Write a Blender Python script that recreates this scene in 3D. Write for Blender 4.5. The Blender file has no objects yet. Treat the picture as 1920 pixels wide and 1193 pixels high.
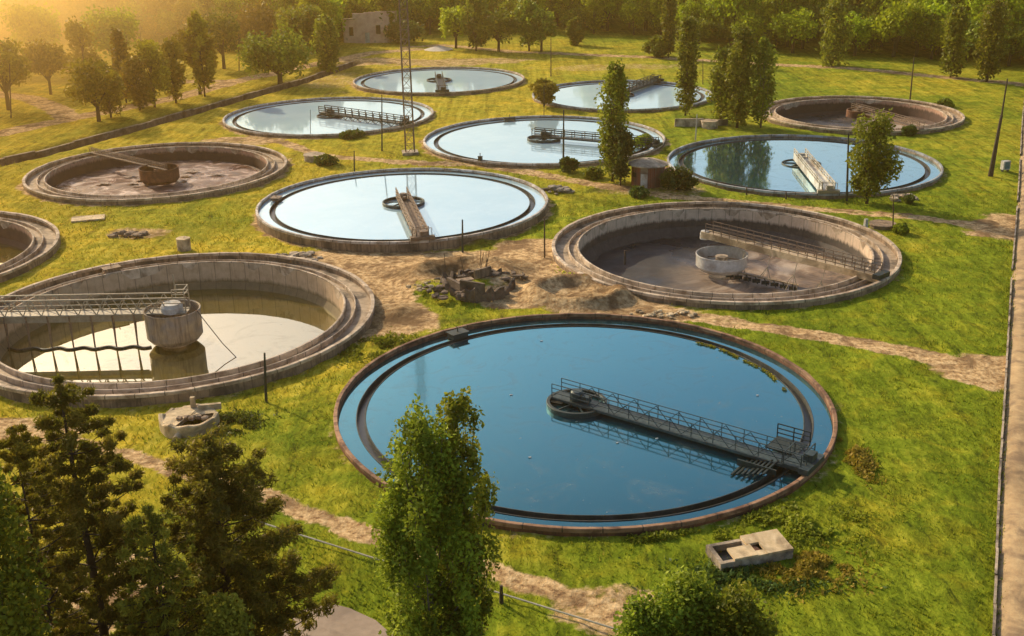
import bpy, math, random
import numpy as np
from mathutils import Vector, noise as mnoise
random.seed(7); rng = np.random.default_rng(7)
C = bpy.context.scene.collection
R = math.radians
# ---------------------------------------------------------------- camera frame
F, PITCH, ROLL, CZ = 2078.2, 0.36048, -0.01498, 39.27
SUN_AZ, SUN_EL = R(-42), R(29)          # azimuth measured from the view axis (+Y), negative = left

def ray(px, py):
    u, v = px-960.0, py-596.5
    c, s = math.cos(ROLL), math.sin(ROLL)
    u, v = u*c+v*s, -u*s+v*c
    x, d, w = u/F, 1.0, v/F               # right, depth, down
    return x, d*math.cos(PITCH)-w*math.sin(PITCH), -d*math.sin(PITCH)-w*math.cos(PITCH)

def G(px, py, z=0.4):
    """point of the site at height z seen at a pixel of the survey photo"""
    x, y, w = ray(px, py); t = (z-CZ)/w
    return (x*t, y*t)

def project(X, Y, Z):
    Z = Z-CZ
    d = Y*math.cos(PITCH)-Z*math.sin(PITCH); v = -Z*math.cos(PITCH)-Y*math.sin(PITCH)
    a, b = F*X/d, F*v/d
    return 960+a*math.cos(ROLL)-b*math.sin(ROLL), 596.5+a*math.sin(ROLL)+b*math.cos(ROLL), F/d

def hgt(X, Y, py, g=0.4):
    """height of something standing at X, Y whose top is at pixel row py"""
    lo, hi = g, 70.0
    for _ in range(40):
        m = (lo+hi)/2
        if project(X, Y, m)[1] > py: lo = m
        else: hi = m
    return lo-g

# ---------------------------------------------------------------- nodes
def new_mat(name):
    m = bpy.data.materials.new(name); m.use_nodes = True
    nt = m.node_tree; nt.nodes.clear()
    out = nt.nodes.new('ShaderNodeOutputMaterial')
    return m, nt, out
def N(nt, t, **kw):
    n = nt.nodes.new(t)
    for k, v in kw.items():
        if k in n.inputs.keys(): n.inputs[k].default_value = v
        else: setattr(n, k, v)
    return n
def ramp(nt, src, stops, interp='LINEAR'):
    n = nt.nodes.new('ShaderNodeValToRGB'); cr = n.color_ramp; cr.interpolation = interp
    while len(cr.elements) > 1: cr.elements.remove(cr.elements[0])
    cr.elements[0].position = stops[0][0]; c = stops[0][1]; cr.elements[0].color = (*c, 1) if len(c) == 3 else c
    for p, c in stops[1:]:
        e = cr.elements.new(p); e.color = (*c, 1)
    nt.links.new(src, n.inputs['Fac']); return n.outputs['Color']
def noise(nt, scale, detail=4, rough=.6, vec=None, dist=0.0):
    n = N(nt, 'ShaderNodeTexNoise', Scale=scale, Detail=detail, Roughness=rough, Distortion=dist)
    if vec is not None: nt.links.new(vec, n.inputs['Vector'])
    return n.outputs['Fac']
def mix(nt, fac, a, b, mode='MIX'):
    n = nt.nodes.new('ShaderNodeMix'); n.data_type = 'RGBA'; n.blend_type = mode
    for i, v in ((0, fac), (6, a), (7, b)):
        if hasattr(v, 'is_linked') or hasattr(v, 'links'): nt.links.new(v, n.inputs[i])
        elif i == 0: n.inputs[0].default_value = v
        else: n.inputs[i].default_value = (*v, 1)
    return n.outputs[2]
def math_(nt, op, a, b=None, c=None, clamp=False):
    n = nt.nodes.new('ShaderNodeMath'); n.operation = op; n.use_clamp = clamp
    for i, v in enumerate((a, b, c)):
        if v is None: continue
        if isinstance(v, (int, float)): n.inputs[i].default_value = v
        else: nt.links.new(v, n.inputs[i])
    return n.outputs[0]
def coords(nt, kind='Object'):
    return nt.nodes.new('ShaderNodeTexCoord').outputs[kind]
def bump(nt, h, strength=.4, dist=.05):
    n = N(nt, 'ShaderNodeBump', Strength=strength, Distance=dist); nt.links.new(h, n.inputs['Height']); return n.outputs['Normal']

def rough_mat(name, c1, c2, scale=1.5, rough=.85, bstr=.5, bd=.03, stain=None, stain_scale=.4, metal=0.0, streak=None, big=.35, joints=0):
    """weathered surface: two tones, large stains, fine bump, optional vertical streaks"""
    m, nt, out = new_mat(name); v = coords(nt)
    col = ramp(nt, noise(nt, scale, 8, .65, v), [(.32, c1), (.68, c2)])
    if stain:
        f = ramp(nt, noise(nt, stain_scale, 5, .6, v, .5), [(.45, (0, 0, 0)), (.62, (1, 1, 1))])
        col = mix(nt, f, col, stain)
    if streak:
        mp = N(nt, 'ShaderNodeMapping'); mp.inputs['Scale'].default_value = (1.6, 1.6, .12); nt.links.new(v, mp.inputs['Vector'])
        f = ramp(nt, noise(nt, 2.2, 5, .7, mp.outputs[0]), [(.47, (0, 0, 0)), (.66, (.85, .85, .85))])
        col = mix(nt, f, col, streak)
    if joints:
        sp = nt.nodes.new('ShaderNodeSeparateXYZ'); nt.links.new(v, sp.inputs[0])
        fr = math_(nt, 'FRACT', math_(nt, 'MULTIPLY_ADD', math_(nt, 'ARCTAN2', sp.outputs[1], sp.outputs[0]), joints/6.2832, 99))
        col = mix(nt, math_(nt, 'MULTIPLY', math_(nt, 'LESS_THAN', fr, .035), .8), col, (.05, .04, .035))
        seg = N(nt, 'ShaderNodeTexWhiteNoise'); seg.noise_dimensions = '1D'; nt.links.new(math_(nt, 'FLOOR', math_(nt, 'MULTIPLY_ADD', math_(nt, 'ARCTAN2', sp.outputs[1], sp.outputs[0]), joints/6.2832, 99)), seg.inputs['W'])
        col = mix(nt, 1.0, col, ramp(nt, seg.outputs[0], [(0, (.72, .70, .68)), (1, (1.05, 1.05, 1.05))]), 'MULTIPLY')
    f = ramp(nt, noise(nt, .12, 3, .5, v), [(.3, (1-big,)*3), (.7, (1.0, 1.0, 1.0))])
    col = mix(nt, 1.0, col, f, 'MULTIPLY')
    p = N(nt, 'ShaderNodeBsdfPrincipled', Roughness=rough, Metallic=metal)
    nt.links.new(col, p.inputs['Base Color'])
    nt.links.new(bump(nt, noise(nt, scale*6, 8, .7, v), bstr, bd), p.inputs['Normal'])
    nt.links.new(p.outputs[0], out.inputs[0]); return m

M = {}
M['lip'] = rough_mat('pale_concrete', (.62, .48, .34), (.92, .77, .58), 1.2, stain=(.38, .28, .19), stain_scale=.7, joints=52)
M['lipwhite'] = rough_mat('glare_whitened_concrete', (.62, .56, .48), (.86, .82, .76), 1.2, stain=(.36, .30, .24), stain_scale=.7, joints=52)  # whiter rim concrete, holding the sunlit glare in its colour
M['lipred'] = rough_mat('rust_stained_concrete', (.30, .145, .075), (.56, .34, .20), 1.0, stain=(.15, .065, .035), stain_scale=.6, joints=48)
M['lipblue'] = rough_mat('painted_concrete', (.36, .42, .46), (.58, .62, .64), 1.0, stain=(.25, .22, .19), stain_scale=.6, joints=44)
M['wall'] = rough_mat('damp_concrete', (.28, .19, .12), (.48, .34, .22), 1.0, stain=(.11, .085, .06), streak=(.08, .062, .05))
M['wallred'] = rough_mat('rust_red_wall', (.19, .065, .03), (.34, .13, .06), 1.0, stain=(.07, .035, .025), streak=(.05, .03, .02))
M['channel'] = rough_mat('channel_concrete', (.40, .30, .20), (.64, .51, .36), 1.6, stain=(.14, .11, .08))
M['rubble'] = rough_mat('broken_concrete', (.42, .33, .23), (.78, .64, .47), 1.4, bstr=.9, bd=.08, stain=(.16, .13, .10))
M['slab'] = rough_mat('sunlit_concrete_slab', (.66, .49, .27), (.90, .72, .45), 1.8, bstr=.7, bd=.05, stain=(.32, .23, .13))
M['earthwall'] = rough_mat('earth_stained_concrete', (.11, .075, .05), (.27, .20, .145), 1.3, bstr=.9, bd=.08, stain=(.06, .042, .03))
M['weir'] = rough_mat('dark_weir_concrete', (.035, .042, .042), (.10, .105, .095), 2, stain=(.02, .03, .03))  # kept dark so weir walls and trough read as one ring
M['trough'] = rough_mat('wet_dark_trough', (.008, .014, .02), (.025, .035, .045), 2, rough=.3)
M['darksteel'] = rough_mat('dark_green_steel', (.018, .032, .032), (.055, .075, .07), 3, rough=.55, bstr=.2, bd=.01, metal=.3)
M['bluesteel'] = rough_mat('blue_grey_steel', (.025, .045, .05), (.085, .125, .13), 3, rough=.5, bstr=.2, bd=.01, metal=.2)
M['brownsteel'] = rough_mat('rusty_steel', (.13, .085, .055), (.33, .24, .17), 3, rough=.7, bstr=.3, bd=.01, metal=.1)
M['sandsteel'] = rough_mat('sand_painted_steel', (.34, .29, .20), (.52, .46, .34), 3, rough=.6, bstr=.2, bd=.01)
M['creamsteel'] = rough_mat('cream_painted_steel', (.55, .50, .38), (.74, .70, .58), 2, rough=.5, bstr=.2, bd=.01, stain=(.36, .30, .2))
M['whitesteel'] = rough_mat('white_painted_steel', (.52, .52, .48), (.78, .78, .74), 2, rough=.5, bstr=.2, bd=.01, stain=(.38, .32, .26))
M['drum'] = rough_mat('ochre_grey_drum', (.36, .26, .15), (.54, .41, .25), 1.2, rough=.6, bstr=.3, bd=.02, stain=(.30, .27, .24), streak=(.13, .09, .06))
M['rustdrum'] = rough_mat('rust_drum', (.14, .05, .02), (.30, .13, .06), 1.5, stain=(.09, .04, .03))
M['wood'] = rough_mat('weathered_wood', (.05, .035, .025), (.13, .09, .06), 3, bstr=.5, bd=.02)
M['palewood'] = rough_mat('pale_post', (.45, .42, .34), (.62, .58, .48), 3)
M['bark'] = rough_mat('bark', (.035, .025, .018), (.10, .07, .05), 4, bstr=.9, bd=.04)
M['palebark'] = rough_mat('pale_bark', (.14, .12, .09), (.27, .23, .18), 4, bstr=.9, bd=.04)
M['roadgrit'] = rough_mat('sandy_road', (.44, .29, .14), (.64, .46, .24), 1.2, bstr=.9, bd=.07, stain=(.27, .18, .10), stain_scale=.5)
M['plaza'] = rough_mat('pinkish_asphalt', (.33, .25, .18), (.43, .33, .245), 2.5, bstr=.5, bd=.02, stain=(.27, .205, .15))
M['teal'] = rough_mat('teal_panel', (.05, .18, .2), (.08, .24, .26), 3, rough=.5)
M['glassdark'] = rough_mat('dark_opening', (.006, .006, .007), (.02, .018, .018), 3, rough=.4)
M['sand'] = rough_mat('pale_sand', (.62, .55, .45), (.8, .74, .62), 2)
M['foamdirty'] = rough_mat('dirty_foam', (.26, .18, .14), (.66, .54, .44), 2.2, stain=(.14, .08, .06), stain_scale=1.5)
M['foam'] = rough_mat('white_foam', (.6, .6, .6), (.8, .8, .8), 3)

def brick_mat():
    m, nt, out = new_mat('red_brickwork'); v = coords(nt)
    b = N(nt, 'ShaderNodeTexBrick', Scale=2.2); nt.links.new(v, b.inputs['Vector'])
    b.inputs['Color1'].default_value = (.26, .07, .035, 1); b.inputs['Color2'].default_value = (.18, .05, .03, 1)
    b.inputs['Mortar'].default_value = (.25, .2, .16, 1)
    col = mix(nt, ramp(nt, noise(nt, .8, 6, .6, v), [(.45, (0, 0, 0)), (.7, (.8, .8, .8))]), b.outputs[0], (.12, .08, .06))
    p = N(nt, 'ShaderNodeBsdfPrincipled', Roughness=.9); nt.links.new(col, p.inputs['Base Color'])
    nt.links.new(p.outputs[0], out.inputs[0]); return m
M['brick'] = brick_mat()
def ruin_mat():
    m, nt, out = new_mat('pale_pink_brickwork'); v = coords(nt)
    col = ramp(nt, noise(nt, .5, 6, .6, v), [(.35, (.55, .34, .25)), (.6, (.74, .55, .42)), (.75, (.38, .26, .2))])
    p = N(nt, 'ShaderNodeBsdfPrincipled', Roughness=.95); nt.links.new(col, p.inputs['Base Color'])
    nt.links.new(p.outputs[0], out.inputs[0]); return m
M['ruin'] = ruin_mat()

def water_mat(name, body, body2, lo=.16, hi=.92, rough=.06, f0=.48, f1=.80, tint=(.95, 1.0, 1.0), rip=.06, film=(.3, .33, .33), fa=.18):
    m, nt, out = new_mat(name); v = coords(nt)
    col = mix(nt, ramp(nt, noise(nt, .09, 4, .55, v, .6), [(.35, (0, 0, 0)), (.7, (1, 1, 1))]), body, body2)
    fm = ramp(nt, noise(nt, .22, 10, .72, v, 2.2), [(.52, (0, 0, 0)), (.66, (fa,)*3)])
    sp = ramp(nt, noise(nt, 2.6, 3, .5, v, .3), [(.70, (0, 0, 0)), (.74, (.35,)*3)])
    fm = math_(nt, 'MAXIMUM', fm, sp); col = mix(nt, fm, col, film)
    dif = N(nt, 'ShaderNodeBsdfDiffuse'); nt.links.new(col, dif.inputs['Color'])
    gl = N(nt, 'ShaderNodeBsdfGlossy', Roughness=rough); gl.inputs['Color'].default_value = (*tint, 1)
    nm = bump(nt, noise(nt, 1.3, 3, .5, v), rip, .05)
    nt.links.new(nm, gl.inputs['Normal'])
    lw = N(nt, 'ShaderNodeLayerWeight', Blend=.5)
    mr = N(nt, 'ShaderNodeMapRange'); mr.inputs[1].default_value = f0; mr.inputs[2].default_value = f1
    mr.inputs[3].default_value = lo; mr.inputs[4].default_value = hi
    nt.links.new(lw.outputs['Facing'], mr.inputs[0])
    mx = nt.nodes.new('ShaderNodeMixShader'); nt.links.new(math_(nt, 'MULTIPLY', mr.outputs[0], math_(nt, 'SUBTRACT', 1.0, fm)), mx.inputs[0])
    nt.links.new(dif.outputs[0], mx.inputs[1]); nt.links.new(gl.outputs[0], mx.inputs[2])
    nt.links.new(mx.outputs[0], out.inputs[0]); return m
M['water_blue'] = water_mat('deep_blue_water', (.002, .030, .048), (.005, .045, .06), .07, .60, .08, .40, .68, tint=(.38, .84, .98))
M['water_teal'] = water_mat('teal_blue_water', (.02, .13, .19), (.03, .17, .22), .25, .9, .05, tint=(.7, .92, 1.0))
M['water_pale'] = water_mat('sky_painted_pale_water', (.42, .66, .80), (.54, .76, .88), .4, .60, .05, tint=(.82, .96, 1.0), fa=.1)  # pale body colour carries part of the bright sky reflection
M['water_white'] = water_mat('glare_painted_white_water', (.50, .72, .84), (.62, .82, .92), .3, .45, .05, tint=(.80, .96, 1.0), fa=.1)  # near-white body colour stands in for reflected sky glare
M['water_dull'] = water_mat('shallow_olive_water', (.11, .085, .012), (.15, .115, .016), .42, .52, .02, tint=(1.0, .95, .80), rip=.02)

def sludge_mat(name, c1, c2, c3, scale=.16, dk=None):
    m, nt, out = new_mat(name); v = coords(nt)
    col = ramp(nt, noise(nt, scale, 9, .68, v, 1.2), [(.38, c1), (.5, c2), (.62, c3)])
    if dk:   # wet side, with the rim wall's shade painted into the colour
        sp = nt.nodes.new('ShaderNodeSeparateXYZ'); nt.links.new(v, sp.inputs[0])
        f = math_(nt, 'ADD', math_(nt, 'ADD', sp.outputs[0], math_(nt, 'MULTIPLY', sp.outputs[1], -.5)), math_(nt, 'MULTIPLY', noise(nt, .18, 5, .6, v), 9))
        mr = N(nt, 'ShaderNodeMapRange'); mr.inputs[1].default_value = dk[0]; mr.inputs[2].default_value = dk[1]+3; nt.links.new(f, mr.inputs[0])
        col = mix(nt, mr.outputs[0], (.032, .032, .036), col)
    p = N(nt, 'ShaderNodeBsdfPrincipled'); nt.links.new(col, p.inputs['Base Color'])
    nt.links.new(ramp(nt, noise(nt, .1, 4, .6, v, .4), [(.42, (.22,)*3), (.6, (.9,)*3)]), p.inputs['Roughness'])
    nt.links.new(bump(nt, noise(nt, 2.5, 7, .7, v), .5, .08), p.inputs['Normal'])
    nt.links.new(p.outputs[0], out.inputs[0]); return m
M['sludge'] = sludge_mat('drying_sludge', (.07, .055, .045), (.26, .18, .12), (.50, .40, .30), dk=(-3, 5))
M['sludgebrown'] = sludge_mat('brown_sludge', (.06, .028, .022), (.14, .065, .045), (.60, .46, .38), .28)

def basin_mat(name, top, low, zline=-.75):
    """inner basin wall: bare concrete above the stain line, dark below it"""
    m, nt, out = new_mat(name); v = coords(nt)
    sep = nt.nodes.new('ShaderNodeSeparateXYZ'); nt.links.new(v, sep.inputs[0])
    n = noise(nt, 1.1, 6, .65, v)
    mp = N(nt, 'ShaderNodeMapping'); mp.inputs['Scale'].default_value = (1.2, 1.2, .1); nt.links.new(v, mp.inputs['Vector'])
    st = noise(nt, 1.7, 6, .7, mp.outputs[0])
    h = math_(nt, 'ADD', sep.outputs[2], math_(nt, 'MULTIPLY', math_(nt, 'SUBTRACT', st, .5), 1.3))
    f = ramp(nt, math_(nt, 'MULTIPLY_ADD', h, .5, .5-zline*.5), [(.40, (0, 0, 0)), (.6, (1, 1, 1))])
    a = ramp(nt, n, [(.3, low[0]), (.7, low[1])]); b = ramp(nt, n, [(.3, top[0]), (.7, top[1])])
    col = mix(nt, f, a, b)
    col = mix(nt, ramp(nt, st, [(.54, (0, 0, 0)), (.75, (.55, .55, .55))]), col, low[0])
    ang = math_(nt, 'ARCTAN2', sep.outputs[1], sep.outputs[0])
    fr = math_(nt, 'FRACT', math_(nt, 'MULTIPLY_ADD', ang, 60/(2*math.pi), 30))
    j = math_(nt, 'LESS_THAN', fr, .045)
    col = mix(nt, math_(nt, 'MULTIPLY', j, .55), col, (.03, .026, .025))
    p = N(nt, 'ShaderNodeBsdfPrincipled', Roughness=.8); nt.links.new(col, p.inputs['Base Color'])
    nt.links.new(bump(nt, noise(nt, 6, 8, .7, v), .5, .03), p.inputs['Normal'])
    nt.links.new(p.outputs[0], out.inputs[0]); return m
M['basin'] = basin_mat('stained_basin_wall', ((.50, .38, .27), (.70, .56, .42)), ((.045, .042, .04), (.11, .09, .075)), -.6)
M['basin2'] = basin_mat('brown_basin_wall', ((.42, .30, .19), (.60, .45, .30)), ((.15, .115, .06), (.24, .185, .10)), -1.3)
M['basin3'] = basin_mat('rust_basin_wall', ((.34, .19, .13), (.50, .32, .23)), ((.045, .025, .022), (.09, .05, .04)), .1)

def leaf_mat(name, dark, mid, light, trans=.3, ygain=.25):
    m, nt, out = new_mat(name)
    a = N(nt, 'ShaderNodeAttribute', attribute_name='tone')
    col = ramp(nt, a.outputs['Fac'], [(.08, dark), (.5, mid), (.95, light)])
    oi = nt.nodes.new('ShaderNodeObjectInfo')
    hs = N(nt, 'ShaderNodeHueSaturation'); nt.links.new(col, hs.inputs['Color'])
    nt.links.new(math_(nt, 'MULTIPLY_ADD', oi.outputs['Random'], .045, .477), hs.inputs['Hue'])
    nt.links.new(math_(nt, 'MULTIPLY_ADD', oi.outputs['Random'], .5, .75), hs.inputs['Value'])
    d = N(nt, 'ShaderNodeBsdfPrincipled', Roughness=.6); nt.links.new(hs.outputs[0], d.inputs['Base Color'])
    d.inputs['Specular IOR Level'].default_value = .25
    t = N(nt, 'ShaderNodeBsdfTranslucent'); nt.links.new(mix(nt, .5, hs.outputs[0], (.22, .26, .02)), t.inputs['Color'])
    mx = N(nt, 'ShaderNodeMixShader'); mx.inputs[0].default_value = trans
    nt.links.new(d.outputs[0], mx.inputs[1]); nt.links.new(t.outputs[0], mx.inputs[2]); nt.links.new(mx.outputs[0], out.inputs[0])
    return m
M['leaf_poplar'] = leaf_mat('poplar_leaves', (.024, .040, .006), (.15, .18, .012), (.44, .42, .03), .4)
M['leaf_front'] = leaf_mat('bright_poplar_leaves', (.045, .065, .008), (.22, .27, .02), (.55, .62, .06), .5)
M['leaf_round'] = leaf_mat('broad_leaves', (.018, .040, .008), (.13, .18, .014), (.38, .42, .03), .4)
M['leaf_forest'] = leaf_mat('forest_leaves', (.022, .045, .005), (.28, .36, .008), (.68, .72, .02), .5)
M['leaf_pine'] = leaf_mat('pine_needles', (.05, .05, .01), (.24, .21, .025), (.60, .46, .06), .45)
M['leaf_warm'] = leaf_mat('brown_glow_tinted_leaves', (.05, .038, .006), (.26, .19, .014), (.55, .40, .03))  # warm brown leaves; on the upper-left trees the glow is in the colour
M['leaf_bush'] = leaf_mat('bush_leaves', (.012, .032, .010), (.045, .085, .016), (.14, .19, .03))

# ---------------------------------------------------------------- mesh helpers
class MB:
    def __init__(s): s.v = []; s.f = []; s.mi = []
    def add(s, vs, fs, mi=0):
        b = len(s.v); s.v += [tuple(p) for p in vs]; s.f += [tuple(b+i for i in f) for f in fs]; s.mi += [mi]*len(fs); return s
    def box(s, c, d, rz=0, mi=0, top=1.0):
        x, y, z = d[0]/2, d[1]/2, d[2]/2; vs = []
        for k in (-1, 1):
            t = top if k > 0 else 1
            for a, b in ((-1, -1), (1, -1), (1, 1), (-1, 1)):
                X, Y = a*x*t, b*y*t
                vs.append((c[0]+X*math.cos(rz)-Y*math.sin(rz), c[1]+X*math.sin(rz)+Y*math.cos(rz), c[2]+k*z))
        return s.add(vs, [(3, 2, 1, 0), (4, 5, 6, 7), (0, 1, 5, 4), (1, 2, 6, 5), (2, 3, 7, 6), (3, 0, 4, 7)], mi)
    def beam(s, a, b, w, h=None, mi=0):
        a, b = Vector(a), Vector(b); h = h or w; d = (b-a).normalized()
        u = d.cross(Vector((0, 0, 1)))
        u = Vector((1, 0, 0)) if u.length < 1e-3 else u.normalized()
        n = u.cross(d).normalized(); vs = []
        for p in (a, b):
            for i, j in ((-1, -1), (1, -1), (1, 1), (-1, 1)): vs.append(p+u*(i*w/2)+n*(j*h/2))
        return s.add(vs, [(3, 2, 1, 0), (4, 5, 6, 7), (0, 1, 5, 4), (1, 2, 6, 5), (2, 3, 7, 6), (3, 0, 4, 7)], mi)
    def tube(s, pts, rads, n=8, mi=0, cap=True):
        pts = [Vector(p) for p in pts]; vs = []; fs = []
        for i, p in enumerate(pts):
            d = (pts[min(i+1, len(pts)-1)]-pts[max(i-1, 0)]).normalized()
            u = d.cross(Vector((0, 1, 0)));
            if u.length < .1: u = d.cross(Vector((1, 0, 0)))
            u.normalize(); w = d.cross(u)
            for k in range(n):
                a = 2*math.pi*k/n; vs.append(p+(u*math.cos(a)+w*math.sin(a))*rads[i])
        for i in range(len(pts)-1):
            for k in range(n):
                fs.append((i*n+k, i*n+(k+1) % n, (i+1)*n+(k+1) % n, (i+1)*n+k))
        if cap: fs += [tuple(range(n))[::-1], tuple((len(pts)-1)*n+k for k in range(n))]
        return s.add(vs, fs, mi)
    def lathe(s, prof, n=160, mi=0, closed=True, jit=0.0, a0=0, a1=2*math.pi, mis=None):
        full = abs(a1-a0-2*math.pi) < 1e-6; m = n if full else n+1; vs = []; fs = []; L = len(prof); ms = []
        for i in range(m):
            a = a0+(a1-a0)*i/n
            j = jit*mnoise.noise((math.cos(a)*9, math.sin(a)*9, prof[0][0]))
            for r, z in prof: vs.append(((r+j*.5)*math.cos(a), (r+j*.5)*math.sin(a), z+j))
        for i in range(n):
            for k in range(L if closed else L-1):
                q = ((i % m)*L+k, ((i+1) % m)*L+k, ((i+1) % m)*L+(k+1) % L, (i % m)*L+(k+1) % L)
                fs.append(q)
        if closed and not full: fs += [tuple(range(L)), tuple(n*L+k for k in range(L))[::-1]]
        return s.add(vs, fs, mi)
    def ring(s, ro, ri, z0, z1, n=160, mi=0, bev=.04, jit=.0, **k):
        return s.lathe([(ro, z0), (ro, z1-bev), (ro-bev, z1), (ri+bev, z1), (ri, z1-bev), (ri, z0)], n, mi, True, jit, **k)
    def build(s, name, mat, parent=None, smooth=False, loc=None):
        me = bpy.data.meshes.new(name); me.from_pydata(s.v, [], s.f)
        for m in (mat if isinstance(mat, (list, tuple)) else [mat]): me.materials.append(m)
        if any(s.mi): me.polygons.foreach_set('material_index', s.mi)
        if smooth: me.polygons.foreach_set('use_smooth', [True]*len(s.f))
        me.update()
        import bmesh
        bm = bmesh.new(); bm.from_mesh(me); bmesh.ops.recalc_face_normals(bm, faces=bm.faces); bm.to_mesh(me); bm.free()
        o = bpy.data.objects.new(name, me); C.objects.link(o)
        if parent: o.parent = parent
        if loc: o.location = loc
        return o

def tag(o, label=None, cat=None, group=None, kind=None):
    if label: o['label'] = label
    if cat: o['category'] = cat
    if group: o['group'] = group
    if kind: o['kind'] = kind
    return o
def thing(name, label, cat, loc=(0, 0, 0), rz=0, group=None):
    o = bpy.data.objects.new(name, None); C.objects.link(o); o.location = loc; o.rotation_euler = (0, 0, rz)
    o.empty_display_size = .3
    return tag(o, label, cat, group)
def copy_thing(root, loc, rz=0, sc=1.0, label=None, group=None, szz=None):
    r = root.copy(); C.objects.link(r); r.location = loc; r.rotation_euler = (0, 0, rz)
    r.scale = (sc, sc, szz if szz else sc)
    if label: r['label'] = label
    if group: r['group'] = group
    for ch in root.children:
        c = ch.copy(); C.objects.link(c); c.parent = r
    return r

# ---------------------------------------------------------------- tanks (survey)
TANKS = {'A': (5.65, 82.59, 20.18), 'B': (-34.15, 104.7, 20.26), 'C': (24.89, 124.99, 20.08), 'D': (-14.64, 147.89, 19.84),
         'E': (45.08, 168.52, 20.59), 'F': (5.96, 189.64, 20.75), 'G': (-34.8, 215.18, 20.17), 'H': (-54.76, 170.34, 19.73),
         'I': (-16.01, 258.84, 19.75), 'J': (23.79, 234.22, 18.9), 'K': (66.12, 209.03, 18.6), 'L': (-75.06, 126.51, 20.0)}
GOFF = {'A': .45, 'B': -.15, 'C': .2, 'D': -.4, 'E': .35, 'F': .4, 'G': .35, 'H': .2, 'I': .2, 'J': .3, 'K': .2, 'L': .0}

def seg_dist(X, Y, pts):
    best = np.full(X.shape, 1e9)
    for (x0, y0), (x1, y1) in zip(pts[:-1], pts[1:]):
        dx, dy = x1-x0, y1-y0; t = np.clip(((X-x0)*dx+(Y-y0)*dy)/(dx*dx+dy*dy+1e-9), 0, 1)
        best = np.minimum(best, np.hypot(X-x0-t*dx, Y-y0-t*dy))
    return best
def vnoise(X, Y, s, seed=0):
    """cheap vectorised value noise"""
    def h(i, j):
        v = np.sin(i*127.1+j*311.7+seed*74.7)*43758.5453
        return v-np.floor(v)
    x, y = X/s, Y/s; i, j = np.floor(x), np.floor(y); u, v = x-i, y-j
    u, v = u*u*(3-2*u), v*v*(3-2*v)
    return (h(i, j)*(1-u)+h(i+1, j)*u)*(1-v)+(h(i, j+1)*(1-u)+h(i+1, j+1)*u)*v
def fbm(X, Y, s, seed=0, o=4):
    r = 0; a = .5; t = 0
    for k in range(o): r = r+a*vnoise(X, Y, s/2**k, seed+k*13); t += a; a *= .55
    return r/t
def P(*pts): return [G(a, b) for a, b in pts]
PATHS = [  # polyline, half width, strength
    (P((1900, 700), (1800, 678), (1700, 658), (1500, 622), (1350, 600), (1180, 568), (1090, 520)), 1.25, 1.0),
    (P((1905, 428), (1700, 404), (1500, 388), (1250, 366), (1120, 343), (1000, 322), (900, 308), (760, 302), (600, 290), (520, 262), (420, 258)), 1.1, .95),
    (P((760, 88), (830, 84), (960, 96), (1230, 107), (1460, 121), (1600, 127), (1750, 142), (1930, 158)), 1.9, 1.0),
    (P((-60, 262), (60, 236), (220, 204), (330, 182), (440, 152), (600, 118), (700, 98), (780, 92)), 2.6, 1.0),
    (P((-40, 170), (60, 184), (110, 205), (128, 222)), 2.4, 1.0),
    (P((-40, 118), (60, 122), (140, 130), (260, 146), (350, 152), (440, 150)), 2.2, 1.0),
    (P((-60, 770), (60, 800), (180, 835), (280, 862), (400, 900), (520, 938), (700, 1008), (930, 1074), (1050, 1110), (1170, 1158)), .75, .95),
    (P((700, 205), (640, 170), (560, 190)), .7, .4),
    (P((540, 292), (700, 320), (500, 300)), .7, .35),
    (P((160, 200), (100, 300), (20, 420)), .6, .3),
]
BLOBS = [  # pixel centre, world radii, strength
    ((700, 545), 5, 7, .95), ((640, 470), 6, 3, .8), ((900, 500), 12, 8.0, 1.0), ((740, 500), 9, 9, .95), ((680, 470), 7, 5, .9), ((1085, 552), 9, 6.5, 1.0), ((1060, 560), 11, 3.8, 1.0), ((1000, 480), 6, 6, .9),
    ((720, 600), 6, 6, .9), ((1230, 590), 6, 2.6, .7), ((1850, 690), 5, 4, .8), ((1895, 425), 6, 6, .8), ((1010, 455), 5, 3, .8),
    ((840, 115), 26, 8, .55), ((1150, 125), 24, 6, .45), ((700, 115), 12, 9, .6), ((620, 150), 12, 14, .45), ((460, 262), 9, 5, .6),
    ((1160, 1140), 4, 2.4, .6), ((230, 1110), 5, 5, .7), ((30, 800), 6, 3, .7), ((1240, 355), 8, 4, .5), ((165, 405), 3, 2, .5),
    ((250, 435), 5, 3, .6), ((1370, 250), 5, 4, .3), ((1600, 268), 12, 3, .3),
]
DARKS = [((830, 510), 5.5, 4.5, .75), ((950, 500), 3.5, 3, .5), ((1082, 560), 6.2, 3.6, .6), ((730, 590), 4, 4.5, .6), ((760, 640), 4, 2, .5), ((700, 455), 7, 1.2, .5), ((900, 448), 6, 1.2, .6),
         ((260, 440), 5, 2.2, .45), ((1230, 590), 5, 1.4, .4), ((100, 150), 26, 8, .5), ((640, 130), 9, 8, .35), ((900, 600), 9, 1, .4), ((1180, 350), 6, 2.5, .6)]
DITCH = P((-60, 312), (60, 287), (200, 250), (330, 214), (430, 186), (560, 150), (660, 116))
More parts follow.
